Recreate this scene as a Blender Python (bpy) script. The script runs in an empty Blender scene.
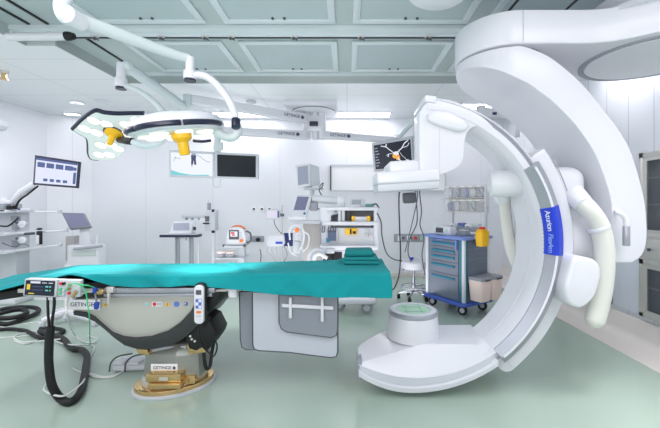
import bpy, bmesh, math, random
from mathutils import Vector, Matrix, Euler
random.seed(7)
PI = math.pi
C = bpy.context.scene.collection
FO, CX0, CY0, EYE = 350.0, 347.0, 203.0, 1.30     # focal length in px, vanishing point, eye height
CEIL, RECESS = 2.78, 2.89
XL, XR, YB, YF = -5.0, 2.75, 6.16, -1.6

def P(px, py, Y):
    """world point seen at (px, py) that stands at depth Y"""
    return Vector(((px - CX0) / FO * Y, Y, EYE - (py - CY0) / FO * Y))
def F(px, py, z=0.0):
    """world point seen at (px, py) that lies at height z"""
    Y = (EYE - z) * FO / (py - CY0)
    return Vector(((px - CX0) / FO * Y, Y, z))
def PP(px, py, q, n):
    """world point seen at (px, py) on the plane through q with normal n"""
    d = Vector(((px - CX0) / FO, 1.0, -(py - CY0) / FO))
    e = Vector((0, 0, EYE))
    t = (q - e).dot(n) / d.dot(n)
    return e + d * t

# ------------------------------------------------------------------ materials
MATS = {}
def lin(c):
    return tuple(((v / 255) / 12.92 if v / 255 <= 0.04045 else ((v / 255 + 0.055) / 1.055) ** 2.4) for v in c)
def mat(name, rgb, rough=0.4, metal=0.0, var=0.03, scale=6.0, bump=0.0, bscale=60.0, coat=0.0, emit=0.0, alpha=1.0, trans=0.0):
    m = bpy.data.materials.new(name); m.use_nodes = True
    nt = m.node_tree; b = nt.nodes['Principled BSDF']
    col = lin(rgb)
    tc = nt.nodes.new('ShaderNodeTexCoord')
    if var > 0:
        n = nt.nodes.new('ShaderNodeTexNoise'); n.inputs['Scale'].default_value = scale; n.inputs['Detail'].default_value = 3
        nt.links.new(tc.outputs['Object'], n.inputs['Vector'])
        mx = nt.nodes.new('ShaderNodeMix'); mx.data_type = 'RGBA'
        mx.inputs[6].default_value = (*[max(0, c * (1 - var)) for c in col], 1)
        mx.inputs[7].default_value = (*[min(1, c * (1 + var)) for c in col], 1)
        nt.links.new(n.outputs['Fac'], mx.inputs[0]); nt.links.new(mx.outputs[2], b.inputs['Base Color'])
    else:
        b.inputs['Base Color'].default_value = (*col, 1)
    b.inputs['Roughness'].default_value = rough; b.inputs['Metallic'].default_value = metal
    if coat: b.inputs['Coat Weight'].default_value = coat; b.inputs['Coat Roughness'].default_value = 0.1
    if bump:
        n2 = nt.nodes.new('ShaderNodeTexNoise'); n2.inputs['Scale'].default_value = bscale
        nt.links.new(tc.outputs['Object'], n2.inputs['Vector'])
        bp = nt.nodes.new('ShaderNodeBump'); bp.inputs['Strength'].default_value = bump; bp.inputs['Distance'].default_value = 0.01
        nt.links.new(n2.outputs['Fac'], bp.inputs['Height']); nt.links.new(bp.outputs['Normal'], b.inputs['Normal'])
    if emit and name.startswith('screen'):
        b.inputs['Base Color'].default_value = (*[c * .12 for c in col], 1); emit = .8; b.inputs['Roughness'].default_value = .25
    if emit:
        b.inputs['Emission Color'].default_value = (*col, 1); b.inputs['Emission Strength'].default_value = emit
    if trans: b.inputs['Transmission Weight'].default_value = trans; b.inputs['IOR'].default_value = 1.05
    if alpha < 1: b.inputs['Alpha'].default_value = alpha
    MATS[name] = m
    return m
def panel_mat(name, rgb, seam, w, h, rough=0.35, axis='X', mortar=0.006):
    """flush panels with thin seams (brick texture without offset)"""
    m = bpy.data.materials.new(name); m.use_nodes = True
    nt = m.node_tree; b = nt.nodes['Principled BSDF']
    g = nt.nodes.new('ShaderNodeNewGeometry'); sp = nt.nodes.new('ShaderNodeSeparateXYZ'); cb = nt.nodes.new('ShaderNodeCombineXYZ')
    nt.links.new(g.outputs['Position'], sp.inputs[0])
    a, c = {'X': ('X', 'Z'), 'Y': ('Y', 'Z'), 'C': ('X', 'Y')}[axis]
    nt.links.new(sp.outputs[a], cb.inputs[0]); nt.links.new(sp.outputs[c], cb.inputs[1])
    br = nt.nodes.new('ShaderNodeTexBrick'); br.offset = 0.0; br.squash = 1.0
    br.inputs['Color1'].default_value = (*lin(rgb), 1); br.inputs['Color2'].default_value = (*[v * 0.985 for v in lin(rgb)], 1)
    br.inputs['Mortar'].default_value = (*lin(seam), 1); br.inputs['Scale'].default_value = 1.0
    br.inputs['Mortar Size'].default_value = mortar; br.inputs['Brick Width'].default_value = w; br.inputs['Row Height'].default_value = h
    nt.links.new(cb.outputs[0], br.inputs['Vector']); nt.links.new(br.outputs['Color'], b.inputs['Base Color'])
    b.inputs['Roughness'].default_value = rough
    MATS[name] = m
    return m

WHITE = mat('white_enamel', (218, 220, 227), 0.32, coat=0.2, var=0.012)
WHITE2 = mat('off_white_plastic', (221, 224, 229), 0.42, var=0.015)
ARM = mat('pale_grey_green_enamel', (204, 215, 217), 0.35, var=0.015)
CREAM = mat('cream_hose', (214, 216, 209), 0.5, var=0.02)
LGREY = mat('light_grey_plastic', (196, 201, 208), 0.4, var=0.02)
MGREY = mat('mid_grey_plastic', (150, 156, 165), 0.45, var=0.03)
DGREY = mat('dark_grey_plastic', (78, 82, 90), 0.45, var=0.03)
BLACK = mat('black_rubber', (15, 16, 18), 0.55, var=0.05)
BAND = mat('black_band', (50, 53, 55), 0.4, var=0.05)
NAVY = mat('navy_rim', (28, 34, 58), 0.3, var=0.03)
SILVER = mat('satin_silver', (168, 172, 182), 0.36, metal=0.45, var=0.02)
STEEL = mat('brushed_steel', (212, 210, 206), 0.33, metal=0.5, var=0.05, scale=14)
CHROME = mat('chrome', (170, 173, 180), 0.2, metal=1.0, var=0)
COVER = mat('warm_grey_cover', (196, 196, 190), 0.38, metal=0.25, var=0.02)
GOLD = mat('brass_plate', (212, 182, 130), 0.26, metal=0.85, var=0.08, scale=9)
TEAL = mat('teal_cloth', (0, 142, 148), 0.95, var=0.06, scale=4, bump=0.15, bscale=180)
TEALD = mat('deep_teal_cloth', (0, 124, 126), 0.8, var=0.06, scale=5, bump=0.2, bscale=200)
BLUE = mat('label_blue', (30, 62, 200), 0.35, var=0.02)
CBLUE = mat('cart_blue', (112, 136, 200), 0.4, var=0.03)
TRIMTEAL = mat('cart_teal', (18, 120, 150), 0.4, var=0.03)
CARTG = mat('cart_grey', (116, 126, 142), 0.45, var=0.03)
YELLOW = mat('yellow_plastic', (244, 190, 30), 0.4, var=0.03)
RED = mat('red_plastic', (214, 40, 36), 0.4, var=0.02)
ORANGE = mat('orange_plastic', (236, 122, 40), 0.4, var=0.02)
PINK = mat('pale_pink_plastic', (246, 224, 218), 0.45, var=0.02)
LENS = mat('lamp_lens', (255, 250, 236), 0.3, var=0, emit=.5)
LAMPF = mat('lamp_face', (236, 241, 238), 0.25, var=0.02)
LED = mat('led_diffuser', (255, 252, 255), 0.4, var=0, emit=9.0)
GREENW = mat('green_window', (176, 214, 190), 0.3, var=0.02)
GREEN = mat('green_cable', (60, 200, 130), 0.4, var=0.02)
WCABLE = mat('white_cable', (226, 228, 226), 0.4, var=0.02)
SCR_D = mat('screen_dark', (26, 32, 48), 0.12, var=0, emit=0.6)
SCR_OFF = mat('screen_off', (30, 38, 42), 0.1, var=0)
SCR_L = mat('screen_light', (216, 220, 240), 0.2, var=0, emit=0.7)
SCR_B = mat('screen_blue', (72, 88, 140), 0.2, var=0, emit=0.7)
SCR_G = mat('screen_grey', (150, 158, 178), 0.15, var=0, emit=0.35)
SCR_W = mat('screen_white', (232, 236, 244), 0.2, var=0, emit=0.8)
SCR_C = mat('screen_cyan', (120, 200, 210), 0.2, var=0, emit=0.7)
SCR_O = mat('screen_orange', (244, 170, 70), 0.2, var=0, emit=0.8)
SCR_Y = mat('screen_yellow', (226, 200, 70), 0.2, var=0, emit=0.7)
PAPER = mat('label_white', (240, 242, 244), 0.5, var=0)
INK = mat('label_ink', (34, 44, 90), 0.5, var=0)
GLASS = mat('cabinet_glass', (96, 102, 110), 0.08, var=0.02, alpha=0.34)
CLEAR = mat('clear_plastic', (232, 234, 238), 0.12, var=0.01, alpha=0.28)
LEADP = mat('shield_sheet', (192, 197, 208), 0.3, var=0.02)
LEADD = mat('shield_grey', (138, 144, 154), 0.35, var=0.02)
FILTER = mat('filter_mesh', (176, 192, 194), 0.4, var=0.06, scale=2.2)
CFRAME = mat('ceiling_frame', (206, 217, 220), 0.35, var=0.02)
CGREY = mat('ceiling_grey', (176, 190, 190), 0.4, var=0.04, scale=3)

# ------------------------------------------------------------------ mesh builder
def catmull(pts, n=6):
    pts = [Vector(p) for p in pts]
    if len(pts) < 3: return pts
    out = []
    q = [2 * pts[0] - pts[1]] + pts + [2 * pts[-1] - pts[-2]]
    for i in range(1, len(q) - 2):
        p0, p1, p2, p3 = q[i - 1], q[i], q[i + 1], q[i + 2]
        for k in range(n):
            t = k / n
            out.append(0.5 * ((2 * p1) + (p2 - p0) * t + (2 * p0 - 5 * p1 + 4 * p2 - p3) * t * t + (3 * p1 - p0 - 3 * p2 + p3) * t ** 3))
    out.append(pts[-1])
    return out
ORG = {}; LOCAL = set(); TOP = []
class MB:
    def __init__(s): s.bm = bmesh.new()
    def _merge(s, t, bev=0, seg=2, ang=40):
        if bev > 0:
            bmesh.ops.recalc_face_normals(t, faces=t.faces)
            es = [e for e in t.edges if len(e.link_faces) == 2 and e.calc_face_angle(0) > math.radians(ang)]
            if es: bmesh.ops.bevel(t, geom=es, offset=bev, segments=seg, profile=0.5, affect='EDGES', clamp_overlap=True)
        bmesh.ops.recalc_face_normals(t, faces=t.faces)
        me = bpy.data.meshes.new('tmp'); t.to_mesh(me); t.free()
        s.bm.from_mesh(me); bpy.data.meshes.remove(me)
        return s
    def box(s, c, size, rot=(0, 0, 0), bev=0, seg=2):
        t = bmesh.new()
        M = Matrix.Translation(Vector(c)) @ Euler(rot).to_matrix().to_4x4() @ Matrix.Diagonal((*size, 1))
        bmesh.ops.create_cube(t, size=1, matrix=M)
        return s._merge(t, bev, seg)
    def bb(s, x0, x1, y0, y1, z0, z1, bev=0, seg=2):
        return s.box(((x0 + x1) / 2, (y0 + y1) / 2, (z0 + z1) / 2), (abs(x1 - x0), abs(y1 - y0), abs(z1 - z0)), bev=bev, seg=seg)
    def cyl(s, a, b, r, r2=None, n=20, bev=0):
        a, b = Vector(a), Vector(b); d = b - a
        t = bmesh.new()
        M = Matrix.Translation((a + b) / 2) @ d.to_track_quat('Z', 'Y').to_matrix().to_4x4()
        bmesh.ops.create_cone(t, cap_ends=True, segments=n, radius1=r, radius2=r if r2 is None else r2, depth=d.length, matrix=M)
        return s._merge(t, bev, 2)
    def ell(s, c, r, rot=(0, 0, 0), u=20, v=12):
        t = bmesh.new()
        M = Matrix.Translation(Vector(c)) @ Euler(rot).to_matrix().to_4x4() @ Matrix.Diagonal((*r, 1))
        bmesh.ops.create_uvsphere(t, u_segments=u, v_segments=v, radius=1, matrix=M)
        return s._merge(t)
    def tube(s, pts, r, n=8, smooth=6, flat=None):
        pts = catmull(pts, smooth) if smooth else [Vector(p) for p in pts]
        t = bmesh.new(); rings = []
        prev = None
        for i, p in enumerate(pts):
            d = (pts[min(i + 1, len(pts) - 1)] - pts[max(i - 1, 0)]).normalized()
            if prev is None:
                ref = Vector((0, 0, 1)) if abs(d.z) < 0.9 else Vector((0, 1, 0))
                nx = d.cross(ref).normalized()
            else:
                nx = (prev - d * prev.dot(d)).normalized()
            prev = nx; ny = d.cross(nx)
            rr = r if not isinstance(r, (list, tuple)) else r[0] + (r[1] - r[0]) * i / (len(pts) - 1)
            f = flat or 1.0
            rings.append([t.verts.new(p + nx * rr * math.cos(2 * PI * k / n) + ny * rr * f * math.sin(2 * PI * k / n)) for k in range(n)])
        for a, b in zip(rings, rings[1:]):
            for k in range(n): t.faces.new((a[k], a[(k + 1) % n], b[(k + 1) % n], b[k]))
        t.faces.new(rings[0][::-1]); t.faces.new(rings[-1])
        return s._merge(t)
    def lathe(s, prof, c, axis=(0, 0, 1), n=32, cap=True):
        """prof: (radius, height along axis)"""
        t = bmesh.new(); M = Matrix.Translation(Vector(c)) @ Vector(axis).to_track_quat('Z', 'Y').to_matrix().to_4x4()
        rings = []
        for r, h in prof:
            if r < 1e-6: rings.append([t.verts.new(M @ Vector((0, 0, h)))])
            else: rings.append([t.verts.new(M @ Vector((r * math.cos(2 * PI * k / n), r * math.sin(2 * PI * k / n), h))) for k in range(n)])
        for a, b in zip(rings, rings[1:]):
            for k in range(n):
                q = [a[k % len(a)], a[(k + 1) % len(a)], b[(k + 1) % len(b)], b[k % len(b)]]
                q = list(dict.fromkeys(q))
                if len(q) > 2: t.faces.new(q)
        if cap and len(rings[0]) > 1: t.faces.new(rings[0][::-1])
        if cap and len(rings[-1]) > 1: t.faces.new(rings[-1])
        return s._merge(t)
    def loops(s, loops, closed=True, caps=True, bev=0, ang=40, seg=2):
        """skin a list of equally long vertex loops"""
        t = bmesh.new(); R = [[t.verts.new(Vector(p)) for p in L] for L in loops]
        n = len(R[0])
        for a, b in zip(R, R[1:]):
            for k in range(n if closed else n - 1): t.faces.new((a[k], a[(k + 1) % n], b[(k + 1) % n], b[k]))
        if caps: t.faces.new(R[0][::-1]); t.faces.new(R[-1])
        return s._merge(t, bev, seg, ang)
    def prism(s, pts, a, b, plane='XZ', bev=0, seg=2, ang=40):
        f = {'XZ': lambda p, d: (p[0], d, p[1]), 'XY': lambda p, d: (p[0], p[1], d), 'YZ': lambda p, d: (d, p[0], p[1])}[plane]
        return s.loops([[f(p, a) for p in pts], [f(p, b) for p in pts]], bev=bev, seg=seg, ang=ang)
    def slab(s, pts, off, bev=0, seg=2, ang=40):
        """polygon of world points, thickened by vector off"""
        off = Vector(off)
        return s.loops([[Vector(p) for p in pts], [Vector(p) + off for p in pts]], bev=bev, seg=seg, ang=ang)
    def arc(s, prof, c, a0, a1, n=48, bev=0, ang=40):
        """sweep the (radius, y) profile round c in the XZ plane, degrees"""
        L = []
        for i in range(n + 1):
            a = math.radians(a0 + (a1 - a0) * i / n)
            L.append([(c[0] + r * math.cos(a), y, c[1] + r * math.sin(a)) for r, y in prof])
        return s.loops(L, bev=bev, ang=ang)
    def text(s, body, size, origin, right, up, align='LEFT', depth=0.001, shear=0):
        cu = bpy.data.curves.new('t', 'FONT'); cu.body = body; cu.size = size; cu.extrude = depth; cu.align_x = align; cu.align_y = 'CENTER'; cu.shear = shear
        o = bpy.data.objects.new('t', cu); C.objects.link(o)
        bpy.context.view_layer.update()
        me = bpy.data.meshes.new_from_object(o.evaluated_get(bpy.context.evaluated_depsgraph_get()))
        right, up = Vector(right).normalized(), Vector(up).normalized(); nz = right.cross(up)
        M = Matrix((right, up, nz)).transposed().to_4x4(); M.translation = Vector(origin)
        me.transform(M); s.bm.from_mesh(me)
        bpy.data.objects.remove(o); bpy.data.curves.remove(cu); bpy.data.meshes.remove(me)
        return s
    def build(s, name, m, parent=None, mods=None):
        bm = s.bm
        for f in bm.faces: f.smooth = True
        for e in bm.edges:
            if len(e.link_faces) != 2 or e.calc_face_angle(0) > math.radians(32): e.smooth = False
        me = bpy.data.meshes.new(name); o = bpy.data.objects.new(name, me)
        C.objects.link(o)
        if parent is None:
            vs = [v.co for v in bm.verts]
            lo = Vector([min(v[i] for v in vs) for i in range(3)]); hi = Vector([max(v[i] for v in vs) for i in range(3)])
            base = Vector(((lo.x + hi.x) / 2, (lo.y + hi.y) / 2, lo.z))
            ORG[o.name] = base; o.location = base
            for v in bm.verts: v.co -= base
        else:
            ORG[o.name] = ORG[parent.name]; o.parent = parent
            if parent.name in LOCAL: LOCAL.add(o.name)
            else:
                for v in bm.verts: v.co -= ORG[parent.name]
        bm.to_mesh(me); bm.free(); me.materials.append(m)
        return o
def tag(o, label=None, cat=None, group=None, kind=None):
    if label: o['label'] = label
    if cat: o['category'] = cat
    if group: o['group'] = group
    if kind: o['kind'] = kind
    return o
def thing(name, label, cat, loc, rz=None, group=None):
    o = bpy.data.objects.new(name, None); C.objects.link(o)
    o.empty_display_size = 0.1; o.location = loc; ORG[o.name] = Vector(loc)
    if rz is not None: o.rotation_euler = (0, 0, rz); LOCAL.add(o.name)
    return tag(o, label, cat, group)
def struct(mb, name, m, label=None):
    o = mb.build(name, m); o['kind'] = 'structure'
    if label: o['label'] = label
    return o
def dup(root, loc, label, rz=None):
    def cp(o, par):
        c = o.copy(); C.objects.link(c)
        if par: c.parent = par
        for ch in o.children: cp(ch, c)
        return c
    r = cp(root, None); r.location = loc; r['label'] = label
    if rz is not None: r.rotation_euler = (0, 0, rz)
    return r
def rrect(cx, cy, w, h, r, n=5):
    """rounded rectangle outline"""
    out = []
    for (sx, sy, a0) in ((1, 1, 0), (-1, 1, 90), (-1, -1, 180), (1, -1, 270)):
        for k in range(n + 1):
            a = math.radians(a0 + 90 * k / n)
            out.append((cx + sx * (w / 2 - r) + r * math.cos(a), cy + sy * (h / 2 - r) + r * math.sin(a)))
    return out
def frame4(c, right, up):
    return Vector(c), Vector(right).normalized(), Vector(up).normalized()
class Quad:
    """a flat screen given by its four corners (tl, tr, br, bl); at(u,v) gives points, n faces the viewer"""
    def __init__(s, tl, tr, br, bl):
        s.c = [Vector(p) for p in (tl, tr, br, bl)]
        s.n = (s.c[1] - s.c[0]).cross(s.c[3] - s.c[0]).normalized()
        if s.n.y > 0: s.n = -s.n
        s.right = (s.c[1] - s.c[0]).normalized(); s.up = (s.c[0] - s.c[3]).normalized()
    def at(s, u, v, d=0.0):
        a = s.c[0].lerp(s.c[1], u); b = s.c[3].lerp(s.c[2], u)
        return a.lerp(b, v) + s.n * d
    def rect(s, mb, u0, u1, v0, v1, d0, d1, bev=0):
        pts = [s.at(u0, v0, d0), s.at(u1, v0, d0), s.at(u1, v1, d0), s.at(u0, v1, d0)]
        return mb.slab(pts, s.n * (d1 - d0), bev=bev)
    def poly(s, mb, uv, d0, d1):
        return mb.slab([s.at(u, v, d0) for u, v in uv], s.n * (d1 - d0))
def flatq(px0, px1, py0, py1, Y):
    return Quad(P(px0, py0, Y), P(px1, py0, Y), P(px1, py1, Y), P(px0, py1, Y))
WORLD, EXPO = 0.5, 0.26
# ------------------------------------------------------------------ the room
WALLM = panel_mat('wall_panels', (228, 231, 237), (208, 212, 219), 1.18, 6.0, axis='X', mortar=0.004)
WALLS = panel_mat('side_wall_panels', (222, 226, 233), (178, 184, 192), 0.285, 6.0, axis='Y', mortar=0.004)
WALLL = panel_mat('left_wall_panels', (230, 233, 239), (208, 212, 219), 1.0, 6.0, axis='Y', mortar=0.005)
CEILM = panel_mat('ceiling_panels', (229, 233, 236), (200, 207, 212), 1.2, 0.6, axis='C', mortar=0.006)
def floor_mat():
    m = mat('green_vinyl', (168, 186, 174), 0.2, var=0.03, scale=0.9)
    nt = m.node_tree; b = nt.nodes['Principled BSDF']
    g = nt.nodes.new('ShaderNodeNewGeometry')
    n = nt.nodes.new('ShaderNodeTexNoise'); n.inputs['Scale'].default_value = 2.5; n.inputs['Detail'].default_value = 5
    r = nt.nodes.new('ShaderNodeMapRange'); r.inputs[3].default_value = 0.13; r.inputs[4].default_value = 0.26
    nt.links.new(g.outputs['Position'], n.inputs['Vector']); nt.links.new(n.outputs['Fac'], r.inputs[0]); nt.links.new(r.outputs[0], b.inputs['Roughness'])
    return m
FLOORM = floor_mat()
BEIGE = mat('beige_vinyl', (222, 217, 213), 0.3, var=0.02)
struct(MB().bb(XL - .1, XR + .1, YF, YB + .1, -.06, 0), 'floor', FLOORM)
struct(MB().bb(2.385, XR, YF, YB, 0, .003), 'trim_1', BEIGE)
cove = [(XR, .0), (2.62, .003), (2.67, .012), (2.70, .035), (2.715, .07), (2.72, .20), (2.73, .215), (XR, .215)]
struct(MB().prism(cove, YF, YB, 'XZ'), 'baseboard_right', BEIGE)
struct(MB().bb(-4.5, 2.72, YB - .02, YB, 0, .075, bev=.006), 'baseboard_back', BEIGE)
struct(MB().bb(-4.5, XR + .1, YB, YB + .1, 0, CEIL), 'wall_back', WALLM)
struct(MB().bb(XR, XR + .1, YF, YB, 0, CEIL), 'wall_right', WALLS)
struct(MB().bb(XL - .1, XL, YF, 5.83, 0, CEIL), 'wall_left', WALLL)
struct(MB().prism([(XL, 5.83), (-4.5, YB), (-4.5, YB + .1), (XL - .1, 5.83)], 0, CEIL, 'XY'), 'wall_corner', WALLM)
# ceiling: flat panels round the sunken air-flow field
mb = MB()
mb.bb(XL - .1, XR + .1, 4.34, YB + .1, CEIL, CEIL + .2)
mb.bb(XL - .1, -3.03, YF, 3.3, CEIL, CEIL + .2)
mb.bb(XL - .1, -2.75, 3.3, 4.34, CEIL, CEIL + .2)
mb.bb(2.45, XR + .1, YF, 4.34, CEIL, CEIL + .2)
struct(mb, 'ceiling', CEILM)
struct(MB().bb(-3.03, 2.45, YF, 4.34, RECESS, RECESS + .1), 'ceiling_recess', CGREY)
FASC = mat('fascia_steel', (178, 186, 186), 0.3, metal=0.4, var=0.08, scale=2)
struct(MB().bb(-2.75, 2.45, 4.325, 4.34, CEIL, RECESS), 'trim_2', FASC)
struct(MB().bb(-2.75, -2.74, 3.3, 4.325, CEIL + .002, RECESS).bb(-3.03, -3.02, YF, 3.3, CEIL + .002, RECESS), 'trim_3', FASC)
# cross beam between the two rows of filters, with its dark slot
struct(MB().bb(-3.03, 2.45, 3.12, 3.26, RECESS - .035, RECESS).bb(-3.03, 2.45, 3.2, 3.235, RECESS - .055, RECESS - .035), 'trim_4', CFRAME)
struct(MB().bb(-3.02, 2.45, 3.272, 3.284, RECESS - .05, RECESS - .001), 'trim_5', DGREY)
struct(MB().bb(-2.75, 2.45, 4.24, 4.325, RECESS - .02, RECESS), 'trim_6', CFRAME)
# black running slots
slots = MB()
for x, y0, y1 in ((-2.83, 1.8, 3.1), (-2.66, 1.8, 3.1), (-2.52, 3.35, 4.2), (1.32, 1.8, 3.1), (1.78, 1.8, 3.1)):
    slots.bb(x, x + .022, y0, y1, RECESS - .012, RECESS)
struct(slots, 'trim_7', BLACK)
# filter panels
def filter_panel(x0, x1, y0, y1, label):
    t = thing('ceiling_filter_panel', label, 'ceiling panel', ((x0 + x1) / 2, (y0 + y1) / 2, RECESS), group='air filter panels in the ceiling')
    w = .06
    MB().bb(x0 + w, x1 - w, y0 + w, y1 - w, RECESS - .008, RECESS).build('filter_sheet', FILTER, t)
    z0 = RECESS - .022
    MB().bb(x0, x1, y0, y0 + w, z0, RECESS, .004).bb(x0, x1, y1 - w, y1, z0, RECESS, .004).bb(x0, x0 + w, y0 + w, y1 - w, z0, RECESS, .004).bb(x1 - w, x1, y0 + w, y1 - w, z0, RECESS, .004).build('frame', CFRAME, t)
    for k in (-.05, .05):
        MB().cyl(((x0 + x1) / 2 + k, y1 - w - .02, RECESS - .02), ((x0 + x1) / 2 + k, y1 - w - .02, RECESS - .006), .012, n=10).build('screw', DGREY, t)
cols = [(-2.2, -1.23), (-1.07, -.1), (.05, 1.05), (1.2, 2.15)]
where = ['left end', 'left of the middle', 'right of the middle', 'right end, beside the scanner arm']
for (a, b), w in zip(cols, where):
    filter_panel(a, b, 3.42, 4.2, 'framed grey ceiling filter panel, back row, %s' % w)
    filter_panel(a, b, 1.95, 3.07, 'framed grey ceiling filter panel, front row, %s' % w)
# latches on the beam
lat = None
lx = [(95, 36), (161, 34), (205, 34), (231, 33), (294, 33), (361, 33), (428, 33)]
lw = ['farthest left', 'second from the left', 'third from the left', 'left of the middle', 'middle one', 'right of the middle', 'farthest right']
for (px, py), w in zip(lx, lw):
    z = RECESS - .055; x = (px - CX0) / FO * 3.215
    lb = 'small metal latch under the ceiling cross beam, %s of seven' % w
    if lat is None:
        lat = thing('ceiling_latch', lb, 'latch', (x, 3.215, z), group='latches on the ceiling beam')
        MB().bb(x - .03, x + .03, 3.2, 3.23, z - .012, z, .003).build('plate', STEEL, lat)
        MB().cyl((x - .005, 3.215, z - .035), (x - .005, 3.215, z - .012), .012, n=12).box((x + .015, 3.215, z - .03), (.04, .012, .01), (0, .5, 0)).build('knob', DGREY, lat)
    else: dup(lat, (x, 3.215, z), lb)
# ceiling lights near the back wall
def ceiling_light(x0, x1, y0, y1, label):
    t = thing('ceiling_light', label, 'ceiling light', ((x0 + x1) / 2, (y0 + y1) / 2, CEIL), group='flush ceiling light panels')
    MB().bb(x0 + .015, x1 - .015, y0 + .015, y1 - .015, CEIL - .006, CEIL).build('diffuser', LED, t)
    MB().bb(x0, x1, y0, y0 + .015, CEIL - .01, CEIL).bb(x0, x1, y1 - .015, y1, CEIL - .01, CEIL).bb(x0, x0 + .015, y0, y1, CEIL - .01, CEIL).bb(x1 - .015, x1, y0, y1, CEIL - .01, CEIL).build('frame', WHITE, t)
ceiling_light(-2.49, -1.24, 5.7, 6.02, 'flat glowing ceiling panel behind the left lamp arms')
ceiling_light(-.38, .73, 5.7, 6.02, 'flat glowing ceiling panel right of the pendant hub')
ceiling_light(-4.68, -4.46, 5.74, 5.9, 'short glowing ceiling panel in the far left corner')
ceiling_light(1.7, 2.5, 5.2, 5.5, 'glowing ceiling panel hidden behind the scanner arm')
# smoke detector, speaker rose, sprinkler
q = F(77, 102, CEIL); t = thing('smoke_detector', 'round white smoke detector on the left part of the ceiling', 'smoke detector', q)
MB().lathe([(.09, 0), (.09, -.02), (.07, -.035), (.04, -.05), (0, -.05)], q).build('body', WHITE, t)
MB().cyl(q + Vector((0, 0, -.058)), q + Vector((0, 0, -.05)), .02, n=14).build('sensor', LGREY, t)
q = F(102, 101, CEIL); tag(MB().lathe([(.1, 0), (.1, -.008), (.06, -.014), (0, -.014)], q).build('ceiling_speaker', WHITE2), 'flat round ceiling speaker right of the smoke detector', 'speaker')
q = F(250, 100, CEIL)
q = F(251, 101, CEIL); tag(MB().lathe([(.07, 0), (.07, -.02), (.05, -.04), (0, -.045)], q).build('ceiling_sensor', LGREY), 'small round grey sensor on ceiling left of the pendant hub', 'sensor')
q = F(4, 71, CEIL + .001); t = thing('sprinkler', 'brass sprinkler head on ceiling at the left edge', 'sprinkler', q)
MB().cyl(q, q + Vector((0, 0, -.03)), .045, n=18).build('rosette', STEEL, t)
MB().cyl(q + Vector((0, 0, -.09)), q + Vector((0, 0, -.03)), .022).cyl(q + Vector((0, 0, -.1)), q + Vector((0, 0, -.085)), .035).build('head', GOLD, t)
# white tube with black cap under the ceiling at the left
a = P(8, 37, 3.0); b = P(66, 36.2, 3.0); c = P(75, 36, 3.0)
t = thing('rail_tube', 'white ceiling rail tube with black end cap at upper left', 'rail', a)
MB().cyl(a, b, .034).build('tube', WHITE, t)
MB().lathe([(.037, 0), (.037, .03), (.026, .07), (0, .08)], b, (1, 0, 0), 20).build('end_cap', BLACK, t)
for k in (.02, .34):
    MB().bb(a.x + k, a.x + k + .02, a.y - .01, a.y + .01, a.z + .025, a.z + .05).build('bracket', CFRAME, t)

# ------------------------------------------------------------------ back wall fittings
t = thing('whiteboard', 'wide white board with grey frame on the back wall', 'whiteboard', P(380, 191, 6.13))
q = flatq(330, 446, 164.5, 191.5, 6.13)
f = MB(); q.rect(f, .012, .988, .05, .95, -.02, 0); f.build('board', PAPER, t)
f = MB(); q.rect(f, 0, 1, 0, .05, -.03, .012); q.rect(f, 0, 1, .95, 1, -.03, .012); q.rect(f, .988, 1, .05, .95, -.03, .012); f.build('frame', LGREY, t)
f = MB(); q.rect(f, 0, .012, .05, .95, -.03, .014); f.build('frame_edge', DGREY, t)
tag(t.children[2], 'dark left edge')
sock = None
for px, w in ((254, 'leftmost'), (262, 'middle'), (269.5, 'rightmost')):
    c = P(px, 209, YB - .001); lb = 'square white wall socket, %s of three above the respirator' % w
    if sock is None:
        sock = thing('wall_socket', lb, 'socket', c, group='wall sockets in a row')
        MB().box((c.x, c.y - .006, c.z), (.085, .012, .085), bev=.005).build('plate', PAPER, sock)
        MB().cyl((c.x, c.y - .0135, c.z), (c.x, c.y - .011, c.z), .022, n=18).build('outlet', DGREY, sock)
    else: dup(sock, c, lb)
t = thing('wall_gas_panel', 'long grey wall panel with sockets behind the stool', 'socket panel', P(409, 242, YB))
q = flatq(394, 424.5, 234, 242, YB - .012)
f = MB(); q.rect(f, 0, 1, 0, 1, -.012, 0, .003); f.build('plate', MGREY, t)
for u in (.12, .42):
    f = MB(); q.rect(f, u, u + .12, .2, .85, 0, .006); f.build('outlet', PAPER, t)
for u in (.3, .55):
    f = MB(); f.cyl(q.at(u, .5, 0), q.at(u, .5, .012), .022, n=14); f.build('port', DGREY, t)
f = MB(); f.cyl(q.at(.7, .5, 0), q.at(.7, .5, .014), .03, n=14); f.build('red_port', RED, t)
f = MB(); q.rect(f, .86, .93, .2, .8, 0, .006); f.build('green_port', GREENW, t)
t = thing('gas_outlet_panel', 'short grey outlet panel beside the respirator', 'outlet panel', P(257, 241, YB))
q = flatq(250, 264, 236, 242, YB - .012)
f = MB(); q.rect(f, 0, 1, 0, 1, -.012, 0, .003); f.build('plate', MGREY, t)
f = MB(); f.cyl(q.at(.6, .6, 0), q.at(.6, .6, .05), .035, n=14); f.build('plug', BLACK, t)
# wall unit at upper left
t = thing('wall_unit', 'pale grey box with dark edge high on left wall', 'wall unit', P(3, 134, 4.9))
f = MB().prism([(-5.0, 2.28), (-4.72, 2.30), (-4.68, 2.36), (-4.72, 2.45), (-5.0, 2.46)], 4.5, 4.85, 'XZ', bev=.01); f.build('body', LGREY, t)
MB().tube([(-4.72, 4.5, 2.295), (-4.675, 4.5, 2.36), (-4.72, 4.5, 2.455)], .008, smooth=0).bb(-5.0, -4.73, 4.495, 4.5, 2.285, 2.30).build('edge_strip', DGREY, t)
MB().box((-4.95, 4.65, 2.24), (.1, .2, .06)).build('bracket', LGREY, t)

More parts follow.
